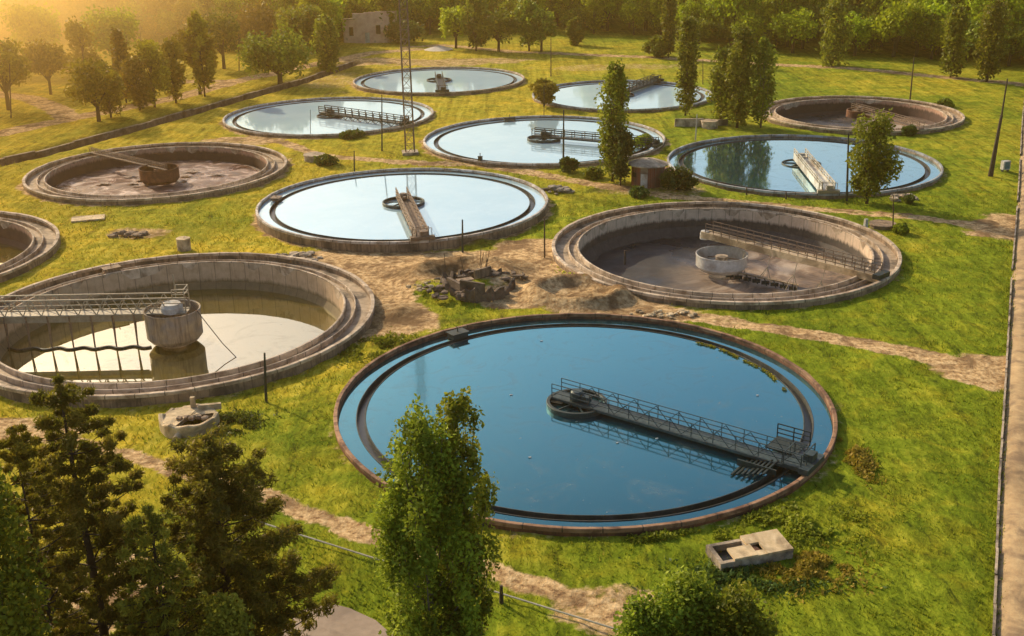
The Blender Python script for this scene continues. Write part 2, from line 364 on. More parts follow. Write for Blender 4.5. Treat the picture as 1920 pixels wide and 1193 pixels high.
def g_height(X, Y):
    X = np.asarray(X, float); Y = np.asarray(Y, float)
    h = np.full(X.shape, .25); w = np.zeros(X.shape)+.15; acc = h*w
    for k, (cx, cy, r) in TANKS.items():
        d = np.maximum(np.hypot(X-cx, Y-cy)-r, 0); q = np.exp(-d/3.5); acc = acc+GOFF[k]*q; w = w+q
    h = acc/w
    h = h-1.5*np.exp(-(seg_dist(X, Y, DITCH)/2.2)**2)
    far = np.clip((Y-300)/500, 0, 3); h = h+far*6*far
    px, py = G(1082, 552, .3); d = np.hypot((X-px)/1.15, Y-py)
    h = h+1.1*np.exp(-((d-4.0)/1.1)**2)-.5*np.exp(-(d/2.3)**2)
    px, py = G(868, 520, .3); d = np.hypot(X-px, Y-py)
    h = h+1.1*np.exp(-((d-4.6)/2.2)**2)
    for (px, py), rx, ry, st in DARKS[:7]:
        cx, cy = G(px, py, .3); q = np.clip(1.2-np.hypot((X-cx)/rx, (Y-cy)/ry), 0, 1); h = h+st*q*1.5*np.clip(fbm(X, Y, 1.9, 77)-.36, 0, 1)*2
    return h
def gh(x, y): return float(g_height(np.array([x]), np.array([y]))[0])
def near_tank(X, Y, pad=0):
    m = np.zeros(X.shape, bool)
    for cx, cy, r in TANKS.values(): m |= np.hypot(X-cx, Y-cy) < r+pad
    return m
def masks(X, Y):
    n1, n2 = fbm(X, Y, 5, 1), fbm(X, Y, 1.6, 5)
    soil = np.zeros(X.shape)
    for pts, w, st in PATHS:
        d0 = seg_dist(X, Y, pts); d = d0+(n2-.5)*1.3
        cst = .55*np.exp(-((d0-.05)/.32)**2)*(w > 1)*np.clip((n1-.38)*5, 0, 1)
        soil = np.maximum(soil, st*np.clip((w+.55-d)/.9, 0, 1)-cst)
    for (px, py), rx, ry, st in BLOBS:
        cx, cy = G(px, py); d = np.hypot((X-cx)/rx, (Y-cy)/ry)+(n1-.5)*.9+(n2-.5)*.35
        soil = np.maximum(soil, st*np.clip((1.1-d)/.35, 0, 1))
    for k, (cx, cy, r) in TANKS.items():       # worn strip around each tank
        d = np.hypot(X-cx, Y-cy)-r
        soil = np.maximum(soil, (.75 if k in 'DFGHI' else .4)*np.clip((1.1+(n2-.5)*2.2-d)/.8, 0, 1))
    ditch = np.exp(-(seg_dist(X, Y, DITCH)/2.9)**4)*(.65+.5*n1)
    for (px, py), rx, ry, st in DARKS:
        cx, cy = G(px, py); d = np.hypot((X-cx)/rx, (Y-cy)/ry)+(n1-.5)*1.2+(n2-.5)*.5
        ditch = np.maximum(ditch, st*np.clip((1.05-d)/.5, 0, 1))
    dry = np.clip(.33+np.clip((Y-110)/220, 0, .45)+np.clip((-X-10)/110, 0, .3)-np.clip((X-5)/45, 0, .55)+(fbm(X, Y, 16, 9)-.5)*1.5, 0, 1)
    return soil, dry, ditch

# ---------------------------------------------------------------- ground
def ground_mat():
    m, nt, out = new_mat('site_ground'); v = coords(nt)
    a = N(nt, 'ShaderNodeAttribute', attribute_name='mask'); sep = nt.nodes.new('ShaderNodeSeparateColor'); nt.links.new(a.outputs['Color'], sep.inputs[0])
    fine = noise(nt, 1.8, 9, .72, v); mid = noise(nt, .33, 6, .6, v, .6); big = noise(nt, .06, 4, .6, v, .4)
    mp = N(nt, 'ShaderNodeMapping'); mp.inputs['Scale'].default_value = (1, .45, 1); nt.links.new(v, mp.inputs['Vector'])
    t1 = noise(nt, 1.7, 9, .72, mp.outputs[0], .8)
    mp2 = N(nt, 'ShaderNodeMapping'); mp2.inputs['Scale'].default_value = (.8, .035, 1); nt.links.new(v, mp2.inputs['Vector'])
    tuft = math_(nt, 'ADD', math_(nt, 'MULTIPLY', t1, .64), math_(nt, 'MULTIPLY', noise(nt, 1.3, 5, .6, mp2.outputs[0], .5), .36))
    g = ramp(nt, tuft, [(.36, (.045, .070, .008)), (.44, (.14, .18, .012)), (.53, (.225, .285, .018)), (.66, (.38, .41, .035))])
    d = ramp(nt, tuft, [(.37, (.18, .135, .015)), (.49, (.46, .36, .025)), (.64, (.70, .54, .09))])
    dryf = math_(nt, 'ADD', sep.outputs[1], math_(nt, 'MULTIPLY', math_(nt, 'SUBTRACT', mid, .5), 1.1), clamp=True)
    col = mix(nt, dryf, g, d)
    col = mix(nt, 1.0, col, ramp(nt, mid, [(.36, (.76, .82, .72)), (.5, (1.0, 1.0, 1.0)), (.66, (1.12, 1.04, .9))]), 'MULTIPLY')
    col = mix(nt, 1.0, col, ramp(nt, big, [(.36, (.72, .78, .74)), (.56, (1.0, 1.0, 1.0))]), 'MULTIPLY')
    s = ramp(nt, fine, [(.36, (.20, .115, .06)), (.48, (.50, .33, .16)), (.62, (.78, .57, .31))])
    s = mix(nt, ramp(nt, mid, [(.48, (0, 0, 0)), (.6, (.85, .85, .85))]), s, (.19, .115, .06))
    sf = math_(nt, 'ADD', sep.outputs[0], math_(nt, 'MULTIPLY', math_(nt, 'SUBTRACT', fine, .5), .9))
    sf = ramp(nt, sf, [(.34, (0, 0, 0)), (.62, (1, 1, 1))])
    col = mix(nt, sf, col, s)
    col = mix(nt, math_(nt, 'MULTIPLY', sep.outputs[2], .8), col, (.055, .035, .02))
    p = N(nt, 'ShaderNodeBsdfPrincipled', Roughness=1.0); p.inputs['Specular IOR Level'].default_value = .05
    nt.links.new(col, p.inputs['Base Color'])
    hgt_ = math_(nt, 'ADD', tuft, math_(nt, 'MULTIPLY', fine, .5))
    nt.links.new(bump(nt, hgt_, 1.0, .22), p.inputs['Normal']); nt.links.new(p.outputs[0], out.inputs[0]); return m
M['ground'] = ground_mat()

def spaced(lo, hi, f):
    xs = [lo]
    while xs[-1] < hi: xs.append(xs[-1]+f(xs[-1]))
    return np.array(xs)
ROADL = [G(*p) for p in ((1905, 1600), (1866, 1193), (1876, 900), (1888, 700), (1898, 520), (1906, 420), (1912, 330), (1918, 220), (1925, 150))]
def ground():
    ys = spaced(20, 4000, lambda y: .5 if y < 110 else (.0046*y if y < 520 else .08*y))
    half = spaced(0, 3500, lambda x: .6 if x < 88 else .6+(x-88)*.09)
    xs = np.concatenate([-half[:0:-1], half]); X, Y = np.meshgrid(xs, ys); X = X.ravel(); Y = Y.ravel()
    nx, ny = len(xs), len(ys)
    for cx, cy, r in TANKS.values():
        rs = r-.14; d = np.hypot(X-cx, Y-cy); th = .72*np.maximum(.6, .0046*Y)
        m = (np.abs(d-rs) < th) & (d > 1)
        k = rs/np.where(m, d, 1); X = np.where(m, cx+(X-cx)*k, X); Y = np.where(m, cy+(Y-cy)*k, Y)
    inside = np.zeros(X.shape, bool); onr = np.zeros(X.shape, bool)
    for cx, cy, r in TANKS.values():
        d = np.hypot(X-cx, Y-cy); inside |= d < r-.13
    Z = g_height(X, Y)
    rough = (fbm(X, Y, 2.6, 3)-.5)*.34+(fbm(X, Y, .9, 8, 2)-.5)*.16
    soil, dry, ditch = masks(X, Y)
    fl = np.clip((np.minimum(seg_dist(X, Y, [(a+3.2, b) for a, b in ROADL])-3.2, seg_dist(X, Y, P((600, 1200), (700, 1250)))-4.5)-.2)/1.2, 0, 1)
    rough = rough*fl-.12*(1-fl)
    Z = Z+rough*np.where(soil > .6, .45, 1.0)*np.clip((600-Y)/200, 0, 1)
    i, j = np.meshgrid(np.arange(ny-1), np.arange(nx-1), indexing='ij'); i = i.ravel(); j = j.ravel()
    a = i*nx+j; q = np.stack([a, a+1, a+nx+1, a+nx], 1)
    tri = np.concatenate([q[:, [0, 1, 2]], q[:, [0, 2, 3]]])
    tri = tri[~inside[tri].all(1)]
    sm = soil[tri].mean(1); tx, ty = X[tri].mean(1), Y[tri].mean(1)
    dpath = np.min([seg_dist(tx, ty, p)-w for p, w, s in PATHS[:7]], axis=0)
    cls = np.where((sm > .5) & (dpath < .9), 1, np.where(sm > .5, 2, 0))
    def sheet(sel, name, label):
        t = tri[sel]; u, inv = np.unique(t, return_inverse=True); t = inv.reshape(t.shape)
        me = bpy.data.meshes.new(name); me.vertices.add(len(u)); me.vertices.foreach_set('co', np.stack([X[u], Y[u], Z[u]], 1).ravel())
        me.loops.add(t.size); me.loops.foreach_set('vertex_index', t.ravel().astype(np.int32))
        me.polygons.add(len(t)); me.polygons.foreach_set('loop_start', np.arange(0, t.size, 3, dtype=np.int32)); me.polygons.foreach_set('loop_total', np.full(len(t), 3, np.int32))
        me.polygons.foreach_set('use_smooth', np.ones(len(t), bool)); me.materials.append(M['ground']); me.update(calc_edges=True)
        ca = me.color_attributes.new('mask', 'FLOAT_COLOR', 'POINT')
        ca.data.foreach_set('color', np.stack([soil[u], dry[u], ditch[u], np.ones(len(u))], 1).ravel())
        o = bpy.data.objects.new(name, me); C.objects.link(o); tag(o, label, None, None, 'structure'); return o
    sheet(cls == 0, 'ground', 'uneven grassy ground between and around the round tanks')
    sheet(cls == 1, 'path', 'worn sandy dirt tracks crossing the grass between the tanks')
    sheet(cls == 2, 'bare_soil', 'bare trampled brown soil in the middle of the site and round the tanks')
ground()

def strip(name, mat, left, width, label, z=.06):
    """road laid to the right of a polyline of world points"""
    vs = []; fs = []; pts = []
    for (a, b) in zip(left[:-1], left[1:]):
        n = max(2, int(math.hypot(b[0]-a[0], b[1]-a[1])/1.5))
        pts += [(a[0]+(b[0]-a[0])*k/n, a[1]+(b[1]-a[1])*k/n) for k in range(n)]
    pts.append(left[-1]); K = 10
    for i, p in enumerate(pts):
        q0, q1 = pts[max(i-1, 0)], pts[min(i+1, len(pts)-1)]
        dx, dy = q1[0]-q0[0], q1[1]-q0[1]; L = math.hypot(dx, dy); nx_, ny_ = dy/L, -dx/L
        for k in range(K+1):
            w = width*k/K
            x, y = p[0]+nx_*w, p[1]+ny_*w
            vs.append((x, y, gh(x, y)+.17+z+.03*mnoise.noise((x*.6, y*.6, 0))-(.0 if 0 < k < K else .35)))
    for i in range(len(pts)-1):
        for k in range(K): fs.append((i*(K+1)+k, i*(K+1)+k+1, (i+1)*(K+1)+k+1, (i+1)*(K+1)+k))
    o = MB().add(vs, fs).build(name, M[mat], smooth=True); tag(o, label, None, None, 'structure'); return pts
strip('road', 'roadgrit', ROADL, 6.5, 'straight sandy concrete road along the right edge of the site')
# forecourt, bottom centre
pz = [G(*p) for p in ((505, 1215), (560, 1150), (615, 1133), (655, 1143), (705, 1166), (760, 1215), (900, 1420), (300, 1420))]
pc = (sum(p[0] for p in pz)/len(pz), sum(p[1] for p in pz)/len(pz))
mb = MB(); mb.add([(x, y, gh(x, y)+.22) for x, y in pz]+[(pc[0], pc[1], gh(*pc)+.3)]+[(x, y, -.8) for x, y in pz],
                  [(i, (i+1) % 8, 8) for i in range(8)]+[(i, 9+i, 9+(i+1) % 8, (i+1) % 8) for i in range(8)])
tag(mb.build('pavement', M['plaza']), 'pinkish brown asphalt yard at the bottom of the picture beside the poplar', None, None, 'structure')

# low wall along the road (broken into runs)
root = thing('roadside_wall', 'long low pale concrete wall along the left edge of the right-hand road', 'wall')
mb = MB(); cap = MB()
for (a, b) in zip(ROADL[:-1], ROADL[1:]):
    n = max(1, int(math.hypot(b[0]-a[0], b[1]-a[1])/3.0))
    for k in range(n):
        if random.random() < .04: continue
        p = [a[0]+(b[0]-a[0])*t-.1 for t in (k/n, (k+1.0)/n)]; q = [a[1]+(b[1]-a[1])*t for t in (k/n, (k+.97)/n)]
        h = gh(p[0], q[0])+.12+random.uniform(-.08, .06)
        mb.beam((p[0], q[0], h-.35), (p[1], q[1], h-.35+random.uniform(-.04, .04)), .11, .8)
        cap.beam((p[0], q[0], h+.09), (p[1], q[1], h+.08), .15, .06)
mb.build('wall', M['wall'], root); cap.build('coping', M['rubble'], root)
root = thing('boundary_wall', 'long low dark brown wall running diagonally across the fields at upper left', 'wall')
mb = MB(); cap = MB()
for (a, b) in zip(DITCH[:-1], DITCH[1:]):
    n = max(1, int(math.hypot(b[0]-a[0], b[1]-a[1])/4.0))
    for k in range(n):
        p = [a[0]+(b[0]-a[0])*t for t in (k/n, (k+1)/n)]; q = [a[1]+(b[1]-a[1])*t+1.2 for t in (k/n, (k+1)/n)]
        h = gh(p[0], q[0])+1.5+random.uniform(-.12, .1)
        mb.beam((p[0], q[0], h-1.3), (p[1], q[1], h-1.3+random.uniform(-.05, .05)), .3, 2.4); cap.beam((p[0], q[0], h), (p[1], q[1], h), .4, .12)
mb.build('wall', M['earthwall'], root); cap.build('coping', M['channel'], root)
# ---------------------------------------------------------------- tank structures
def R3(a, r, z): return (r*math.cos(a), r*math.sin(a), z)
def tank(key, kind, lip, wall, label, water=None, wz=.5, wlabel=None, basin=None, floor=None, fz=-2.7, flabel=None):
    cx, cy, r = TANKS[key]
    t = thing('settling_tank', label, 'tank', (cx, cy, 0), 0)
    MB().ring(r, r-(.34 if kind == 'full' else .42), .70, 1.0, jit=.045).build('rim', M[lip], t)
    MB().ring(r-.03, r-.36, -1.6, .70, bev=.0).build('outer_wall', M[wall], t)
    if kind == 'full':
        MB().ring(r-1.76, r-1.86, -.6, .56, jit=.02, bev=.02).build('weir_wall', M['weir'], t)
        MB().ring(r-2.46, r-2.56, -.6, .56, jit=.02, bev=.02).build('weir_wall', M['weir'], t)
        MB().lathe([(r-1.84, .12), (r-1.84, .06), (r-2.48, .06), (r-2.48, .12)]).build('trough', M['trough'], t)
        w = MB(); K = 96
        # outer channel water
        w.lathe([(r-.38, wz), (r-1.77, wz), (r-1.77, wz-.3), (r-.38, wz-.3)], 128)
        o = w.build('water', M[water], None, loc=(cx, cy, 0)); tag(o, wlabel+' in its narrow outer channel', None, None, 'structure')
        rr = [r-2.54, 14, 10, 6, 3, .01]; w = MB(); vs = []
        for q in rr: vs += [R3(2*math.pi*k/K, q, wz) for k in range(K)]
        w.add(vs, [(i*K+k, i*K+(k+1) % K, (i+1)*K+(k+1) % K, (i+1)*K+k) for i in range(len(rr)-1) for k in range(K)])
        o = w.build('water', M[water], None, loc=(cx, cy, 0)); tag(o, wlabel, None, None, 'structure')
    else:
        b = M[basin]
        MB().lathe([(r-.36, .22), (r-.36, .08), (r-1.95, .08), (r-1.95, .22)]).build('channel', M['channel'], t)
        MB().ring(r-1.93, r-2.08, -.2, .72, jit=.03).build('weir_wall', M[lip], t)
        MB().lathe([(r-2.1, .30), (r-2.1, .1), (r-2.95, .1), (r-2.95, .30)]).build('trough', M['channel'], t)
        MB().ring(r-2.97, r-3.2, -.3, .84, jit=.03).build('weir_wall', M[lip], t)
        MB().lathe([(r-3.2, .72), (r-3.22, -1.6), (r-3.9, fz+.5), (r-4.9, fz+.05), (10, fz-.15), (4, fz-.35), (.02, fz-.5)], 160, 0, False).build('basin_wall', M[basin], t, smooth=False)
        if water:
            K = 96; vs = [(0, 0, wz)]; rr = r-3.0 if wz > -1.6 else (r-3.22-.68*(-1.6-wz)/(-1.6-fz-.5)+.05)
            for q in (6, 12, rr): vs += [R3(2*math.pi*k/K, q, wz) for k in range(K)]
            fs = [(0, 1+k, 1+(k+1) % K) for k in range(K)]+[(1+i*K+k, 1+i*K+(k+1) % K, 1+(i+1)*K+(k+1) % K, 1+(i+1)*K+k) for i in range(2) for k in range(K)]
            o = MB().add(vs, fs).build('water', M[water], None, loc=(cx, cy, 0)); tag(o, wlabel, None, None, 'structure')
        if floor:
            K = 128; vs = [(0, 0, fz+.35)]; rr = [1.5, 3, 5, 7, 9, 11, 13, r-4.3, r-3.9]
            for q in rr:
                vs += [R3(2*math.pi*k/K, q, fz+.42+.16*mnoise.noise((q*math.cos(2*math.pi*k/K)*.5, q*math.sin(2*math.pi*k/K)*.5, 3))) for k in range(K)]
            fs = [(0, 1+k, 1+(k+1) % K) for k in range(K)]+[(1+i*K+k, 1+i*K+(k+1) % K, 1+(i+1)*K+(k+1) % K, 1+(i+1)*K+k) for i in range(len(rr)-1) for k in range(K)]
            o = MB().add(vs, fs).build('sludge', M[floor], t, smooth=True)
    return t
tA = tank('A', 'full', 'lipred', 'wallred', 'nearest tank, brim full of deep blue water inside a rust brown rim', 'water_blue', .5, 'deep blue water of the nearest full tank')
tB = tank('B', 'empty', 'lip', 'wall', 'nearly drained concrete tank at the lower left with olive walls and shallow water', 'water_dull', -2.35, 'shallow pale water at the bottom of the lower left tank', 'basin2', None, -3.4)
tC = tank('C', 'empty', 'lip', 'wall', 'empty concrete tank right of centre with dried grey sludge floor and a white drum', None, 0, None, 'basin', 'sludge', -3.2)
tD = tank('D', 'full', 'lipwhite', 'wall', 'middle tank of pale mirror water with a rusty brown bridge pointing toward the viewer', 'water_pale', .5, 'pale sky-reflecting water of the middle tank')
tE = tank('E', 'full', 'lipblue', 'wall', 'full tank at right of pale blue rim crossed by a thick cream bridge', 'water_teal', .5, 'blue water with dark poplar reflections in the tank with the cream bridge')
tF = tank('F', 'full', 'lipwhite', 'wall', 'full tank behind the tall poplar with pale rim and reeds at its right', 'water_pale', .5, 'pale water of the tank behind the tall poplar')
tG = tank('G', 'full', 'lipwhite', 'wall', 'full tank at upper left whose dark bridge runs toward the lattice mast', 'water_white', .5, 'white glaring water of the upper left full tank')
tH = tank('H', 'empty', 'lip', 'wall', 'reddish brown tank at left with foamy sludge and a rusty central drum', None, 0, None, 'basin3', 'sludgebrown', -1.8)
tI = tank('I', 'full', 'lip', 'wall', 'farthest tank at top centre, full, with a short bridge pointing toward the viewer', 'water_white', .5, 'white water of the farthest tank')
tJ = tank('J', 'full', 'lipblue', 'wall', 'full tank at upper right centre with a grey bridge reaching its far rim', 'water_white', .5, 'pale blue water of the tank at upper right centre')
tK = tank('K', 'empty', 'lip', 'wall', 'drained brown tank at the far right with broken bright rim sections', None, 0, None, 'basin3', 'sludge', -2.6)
tL = tank('L', 'empty', 'lip', 'wall', 'drained tank cut off by the left edge of the picture', 'water_dull', -2.2, 'yellowish shallow water in the tank at the left edge', 'basin3', None, -3.0)

# ---------------------------------------------------------------- bridges
def rail(mb, x0, x1, y, z0, h=1.1, step=2.0, t=.07, rails=3):
    n = max(1, round((x1-x0)/step))
    for k in range(n+1): mb.beam((x0+(x1-x0)*k/n, y, z0), (x0+(x1-x0)*k/n, y, z0+h), t, t)
    for q in range(rails): mb.beam((x0, y, z0+h*(q+1)/rails), (x1, y, z0+h*(q+1)/rails), t, t)
def bridge(key, to, mat, label, width=1.3, deckm=None, ring=2.6, ringm='darksteel', rh=.55, z=1.05, truss=False, thick=.22, railh=1.1, carriage=True, far=False, ringw=.22, ang=None, rails=True, rt=.08):
    cx, cy, r = TANKS[key]; tx, ty = G(*to, 1.0); a = ang if ang is not None else math.atan2(ty-cy, tx-cx)
    t = thing('scraper_bridge', label, 'bridge', (cx, cy, 0), a)
    L = r-.2; s = M[mat]; d = M[deckm or mat]
    dk = MB(); dk.box(((L-2.0)/2, 0, z), (L+2.0, width, thick*.5))
    dk.beam((-2.0, width/2, z-.06), (L, width/2, z-.06), .12, thick+.04); dk.beam((-2.0, -width/2, z-.06), (L, -width/2, z-.06), .12, thick+.04)
    dk.build('walkway', d, t)
    for q in (-1, 1):
        if rails:
            mb = MB(); rail(mb, -2.0, L, q*width/2, z+.1, railh, 1.9, rt); mb.build('railing', s, t)
        if key == 'A':
            mb = MB(); n = 10
            for k in range(n*2):
                x0 = L*k/n/2; x1 = L*(k+1)/n/2; zz = (z+.1, z+railh)
                mb.beam((x0, q*width/2, zz[k % 2]), (x1, q*width/2, zz[(k+1) % 2]), .045)
            mb.build('lattice', s, t)
        if truss:
            mb = MB(); n = 9; zz = z-.75
            mb.beam((0, q*width/2, zz), (L-2, q*width/2, zz), .12, .12)
            for k in range(n):
                x0, x1 = (L-2)*k/n, (L-2)*(k+1)/n; xm = (x0+x1)/2
                mb.beam((x0, q*width/2, z-.1), (xm, q*width/2, zz), .08, .08); mb.beam((xm, q*width/2, zz), (x1, q*width/2, z-.1), .08, .08)
            mb.build('truss', s, t)
    if ring:
        mb = MB().ring(ring, ring-ringw, .1, .5+rh, 48, bev=.03)
        for k in range(3):
            b = math.pi*k/3+.3; mb.beam(R3(b, ring-.1, .5+rh*.6), R3(b+math.pi, ring-.1, .5+rh*.6), .1, .14)
        mb.build('feed_well', M[ringm], t)
        mb = MB(); mb.lathe([(0.01, z+.1), (.55, z+.1), (.55, z+.7), (.4, z+.85), (.01, z+.85)], 16, 0, False)
        mb.box((.9, .0, z+.35), (.7, .5, .5)); mb.tube([(0, 0, -3), (0, 0, z)], [.35, .35], 12)
        mb.build('drive_unit', s, t)
    if carriage:
        e = MB(); e.box((L+.1, 0, 1.32), (.75, 3.0, .42)); e.box((L-.1, .2, 1.75), (.7, .9, .7)); e.box((L-.9, 0, 1.2), (1.5, 2.0, .16))
        e.beam((L-1.6, -1.0, 1.2), (L-1.6, -1.0, 2.2), .07); e.beam((L-1.6, 1.0, 1.2), (L-1.6, 1.0, 2.2), .07); e.beam((L-1.6, -1, 2.2), (L-1.6, 1, 2.2), .07)
        e.beam((L-.2, -1.2, 1.4), (L-.2, -1.2, 2.4), .07); e.beam((L-.2, 1.2, 1.4), (L-.2, 1.2, 2.4), .07); e.beam((L-.2, -1.2, 2.4), (L-.2, 1.2, 2.4), .07)
        c = e.build('end_carriage', s, t)
        for q in (-1, 1):
            MB().lathe([(.02, -.1), (.24, -.1), (.24, .1), (.02, .1)], 16, 0, True).build('wheel', M['darksteel'], c).location = (0, 0, 0)
            w = c.children[-1]; w.rotation_euler = (0, math.pi/2, 0); w.location = (L, q*1.15, 1.225)
    return t
bA = bridge('A', (1508, 868), 'bluesteel', 'dark blue-grey railed scraper bridge over the deep blue nearest tank', 1.4, ring=2.5, rh=.42, z=.98, truss=False, ringw=.3, rt=.05, thick=.16)
bA.location.x -= .45; bA.location.y -= .25
MB().add([R3(a, 2.3, .64) for a in (2.55, 2.9, 3.2, 3.55)]+[(-1.0, -.75, .64), (-1.0, .9, .64)], [(0, 1, 2, 3, 4, 5)]).build('pale_patch', M['slab'], bA)  # flat pale patch inside the feed well ring
mb = MB()
for k in range(7): mb.box((15.6+.35*k, -2.2+.1*k, .62+.07*k), (.14, 2.6, .1))
mb.box((16.8, -2.0, .9), (3.0, .12, .5)); mb.box((17.2, 2.3, .95), (2.4, 2.2, .1)); rail(mb, 16, 18.6, 3.3, .95, 1.1, 1.2)
mb.build('scum_skimmer', M['darksteel'], bA)
bD = bridge('D', (792, 450), 'brownsteel', 'rusty brown lattice bridge over the pale middle tank, pointing toward the viewer', 1.5, 'brownsteel', ring=2.9, rh=.4, z=1.15, truss=True, rt=.11)
bE = bridge('E', (1548, 357), 'creamsteel', 'thick cream painted bridge over the right-hand blue tank', 1.7, 'whitesteel', ring=3.0, rh=.15, z=1.3, thick=.9, rt=.12)
bF = bridge('F', (1226, 275), 'darksteel', 'dark bridge over the pale tank, partly hidden behind the tall poplar', 1.2, ring=2.9, rh=.45, z=1.2, rt=.1)
bG = bridge('G', (790, 238), 'darksteel', 'dark bridge with side frames crossing the upper left full tank toward the lattice mast', 1.6, ring=2.5, rh=.3, z=1.2, truss=True, rt=.12)
bI = bridge('I', (829, 172), 'darksteel', 'short dark bridge over the farthest tank with a ring at its end', 1.6, ring=2.9, rh=.35, z=1.2, rt=.12)
bJ = bridge('J', (1238, 150), 'darksteel', 'dark grey bridge over the upper right centre tank reaching the far rim', 1.6, ring=2.6, rh=.3, z=1.2, thick=.5, rt=.12)
bK = bridge('K', (1700, 235), 'brownsteel', 'rusty bridge over the drained far right tank', 1.0, ring=2.4, ringm='rustdrum', rh=.9, z=1.1, carriage=False, rt=.08)
bH = bridge('H', (134, 277), 'brownsteel', 'thin rusty walkway over the reddish brown tank at left', .4, thick=.12, ring=0, z=.95, carriage=False, rt=.06, railh=.7)

def column_drum(key, name, label, rr, z0, z1, mat, base='wall', leg=True, zfloor=-3.2, opn=None):
    cx, cy, r = TANKS[key]; t = thing(name, label, 'drum', (cx, cy, 0), 0)
    mb = MB(); mb.ring(rr, rr-.1, z0+.6, z1, 64, bev=.02) if opn is None else mb.ring(rr, rr-.1, z0+.4, z1, 48, bev=.02, a0=opn[0], a1=opn[1])
    if opn is None: mb.lathe([(rr, z0+.6), (rr*.85, z0+.1), (rr*.8, z0+.1), (rr-.1, z0+.6)], 64)
    mb.ring(rr+.06, rr-.02, z1-.12, z1+.03, 64, bev=.01) if opn is None else None
    mb.build('drum', M[mat], t, smooth=False)
    mb = MB(); mb.tube([(0, 0, zfloor-.6), (0, 0, z0), (0, 0, z1-.3)], [.9, .55, .75], 20); mb.build('column', M[base], t)
    mb = MB(); mb.lathe([(1.5, zfloor+.1), (1.5, zfloor+.5), (1.1, zfloor+.9), (.6, zfloor+1.0)], 32, 0, False); mb.build('collar', M['rubble'], t)
    if leg:
        mb = MB()
        for k in range(4): mb.beam(R3(math.pi*k/2+.4, rr-.1, z0+.8), R3(math.pi*k/2+.4, .5, z1-.6), .1)
        mb.build('brace', M['brownsteel'], t)
    return t
column_drum('B', 'feed_drum', 'big ochre grey open-topped drum on a column in the lower left tank', 2.75, -2.0, 1.35, 'drum', 'drum', True, -2.6)
mb = MB(); mb.lathe([(.02, 2.0), (.9, 1.95), (1.1, 1.6), (1.1, 1.05)], 24, 0, False); o = mb.build('drive_cap', M['whitesteel'], [x for x in C.objects if x.name.startswith('feed_drum')][0])
column_drum('C', 'feed_drum', 'white steel drum with rusty inside standing in the sludge of the empty tank', 3.0, -2.1, -.1, 'whitesteel', 'rubble', True, -3.1)
column_drum('H', 'feed_drum', 'rusty orange drum in the middle of the reddish brown tank', 3.0, -1.3, 1.05, 'rustdrum', 'rustdrum', True, -1.8)
cx, cy, r = TANKS['H']; rs = random.Random(44)
for k in range(16):
    a, q = rs.uniform(0, 6.28), rs.uniform(3.5, 9.5); mb = MB(); vs = []; w_, d_ = rs.uniform(.5, 1.9), rs.uniform(.4, 1.1); n = 14
    for i in range(n):
        f = rs.uniform(.5, 1.15); vs.append((w_*f*math.cos(6.283*i/n), d_*f*math.sin(6.283*i/n), 0))
    mb.add(vs+[(0, 0, .08)], [(i, (i+1) % n, n) for i in range(n)]); tag(mb.build('sludge_foam', M['foamdirty'], None, loc=(cx+q*math.cos(a), cy+q*math.sin(a), -1.18)), 'pale dirty foam patch on the brown sludge round the rusty drum', 'foam', 'foam patches on the brown sludge')
# bridge B: deep lattice girder, running to the left rim
def bridgeB():
    cx, cy, r = TANKS['B']; tx, ty = G(0, 588, 1.2); a = math.atan2(ty-cy, tx-cx)
    t = thing('scraper_bridge', 'sand coloured lattice girder bridge with hanging scraper rods in the lower left tank', 'bridge', (cx, cy, 0), a)
    L = r-.2; s = M['sandsteel']
    for q in (-1, 1):
        mb = MB(); y = q*.8; zb, zt = 1.1, 2.75
        mb.beam((-1.6, y, zb), (L, y, zb), .16, .16); mb.beam((-1.6, y, zt), (L, y, zt), .12, .12); mb.beam((-1.6, y, zt-.55), (L, y, zt-.55), .07)
        n = 11
        for k in range(n):
            x0, x1 = L*k/n, L*(k+1)/n; xm = (x0+x1)/2
            mb.beam((x0, y, zb), (xm, y, zt), .09); mb.beam((xm, y, zt), (x1, y, zb), .09)
        mb.beam((-1.6, y, zb), (-1.6, y, zt), .1)
        mb.build('truss', s, t)
    MB().box((L/2-.8, 0, 1.06), (L+1.6, 1.5, .08)).build('walkway', s, t)
    MB().box((L/2+1.2, .55, .62), (L-3.4, .08, .6)).build('scum_baffle', M['sandsteel'], t)
    for k in range(7):
        x = 3.6+k*2.15; mb = MB(); mb.tube([(x, .9, 1.1), (x, .9, -2.75)], [.09, .09], 6); mb.tube([(x, .9, -2.3), (x, .4, 1.0)], [.05, .05], 6)
        mb.build('scraper_rod', M['brownsteel'], t)
    mb = MB(); pr = None; n = 60
    for k in range(n+1):
        x = 2.2+15*k/n; p = (x, 1.1+.28*math.sin(k*.63), -2.32)
        if pr: mb.beam(pr, p, .22, .3)
        pr = p
    mb.build('scraper_blade', M['darksteel'], t)
    mb = MB()
    for x, y in ((-1.6, .8), (-1.6, -.8), (-.4, .8), (-.4, -.8)): mb.beam((x, y, 2.7), (x, y, 3.6), .08)
    for z_ in (3.1, 3.6):
        mb.beam((-1.6, -.8, z_), (-1.6, .8, z_), .07); mb.beam((-1.6, .8, z_), (-.4, .8, z_), .07); mb.beam((-1.6, -.8, z_), (-.4, -.8, z_), .07)
    mb.beam((-.6, .2, 2.6), (-.6, .2, 5.0), .08); mb.build('guard_rail', s, t)
    MB().tube([(-1.3, 0, 3.0), (-3.0, 1.2, 1.2), (-5.5, 3.2, -1.2), (-7, 4.2, -2.4)], [.05]*4, 6).build('cable', M['brownsteel'], t)
    return t
bridgeB()
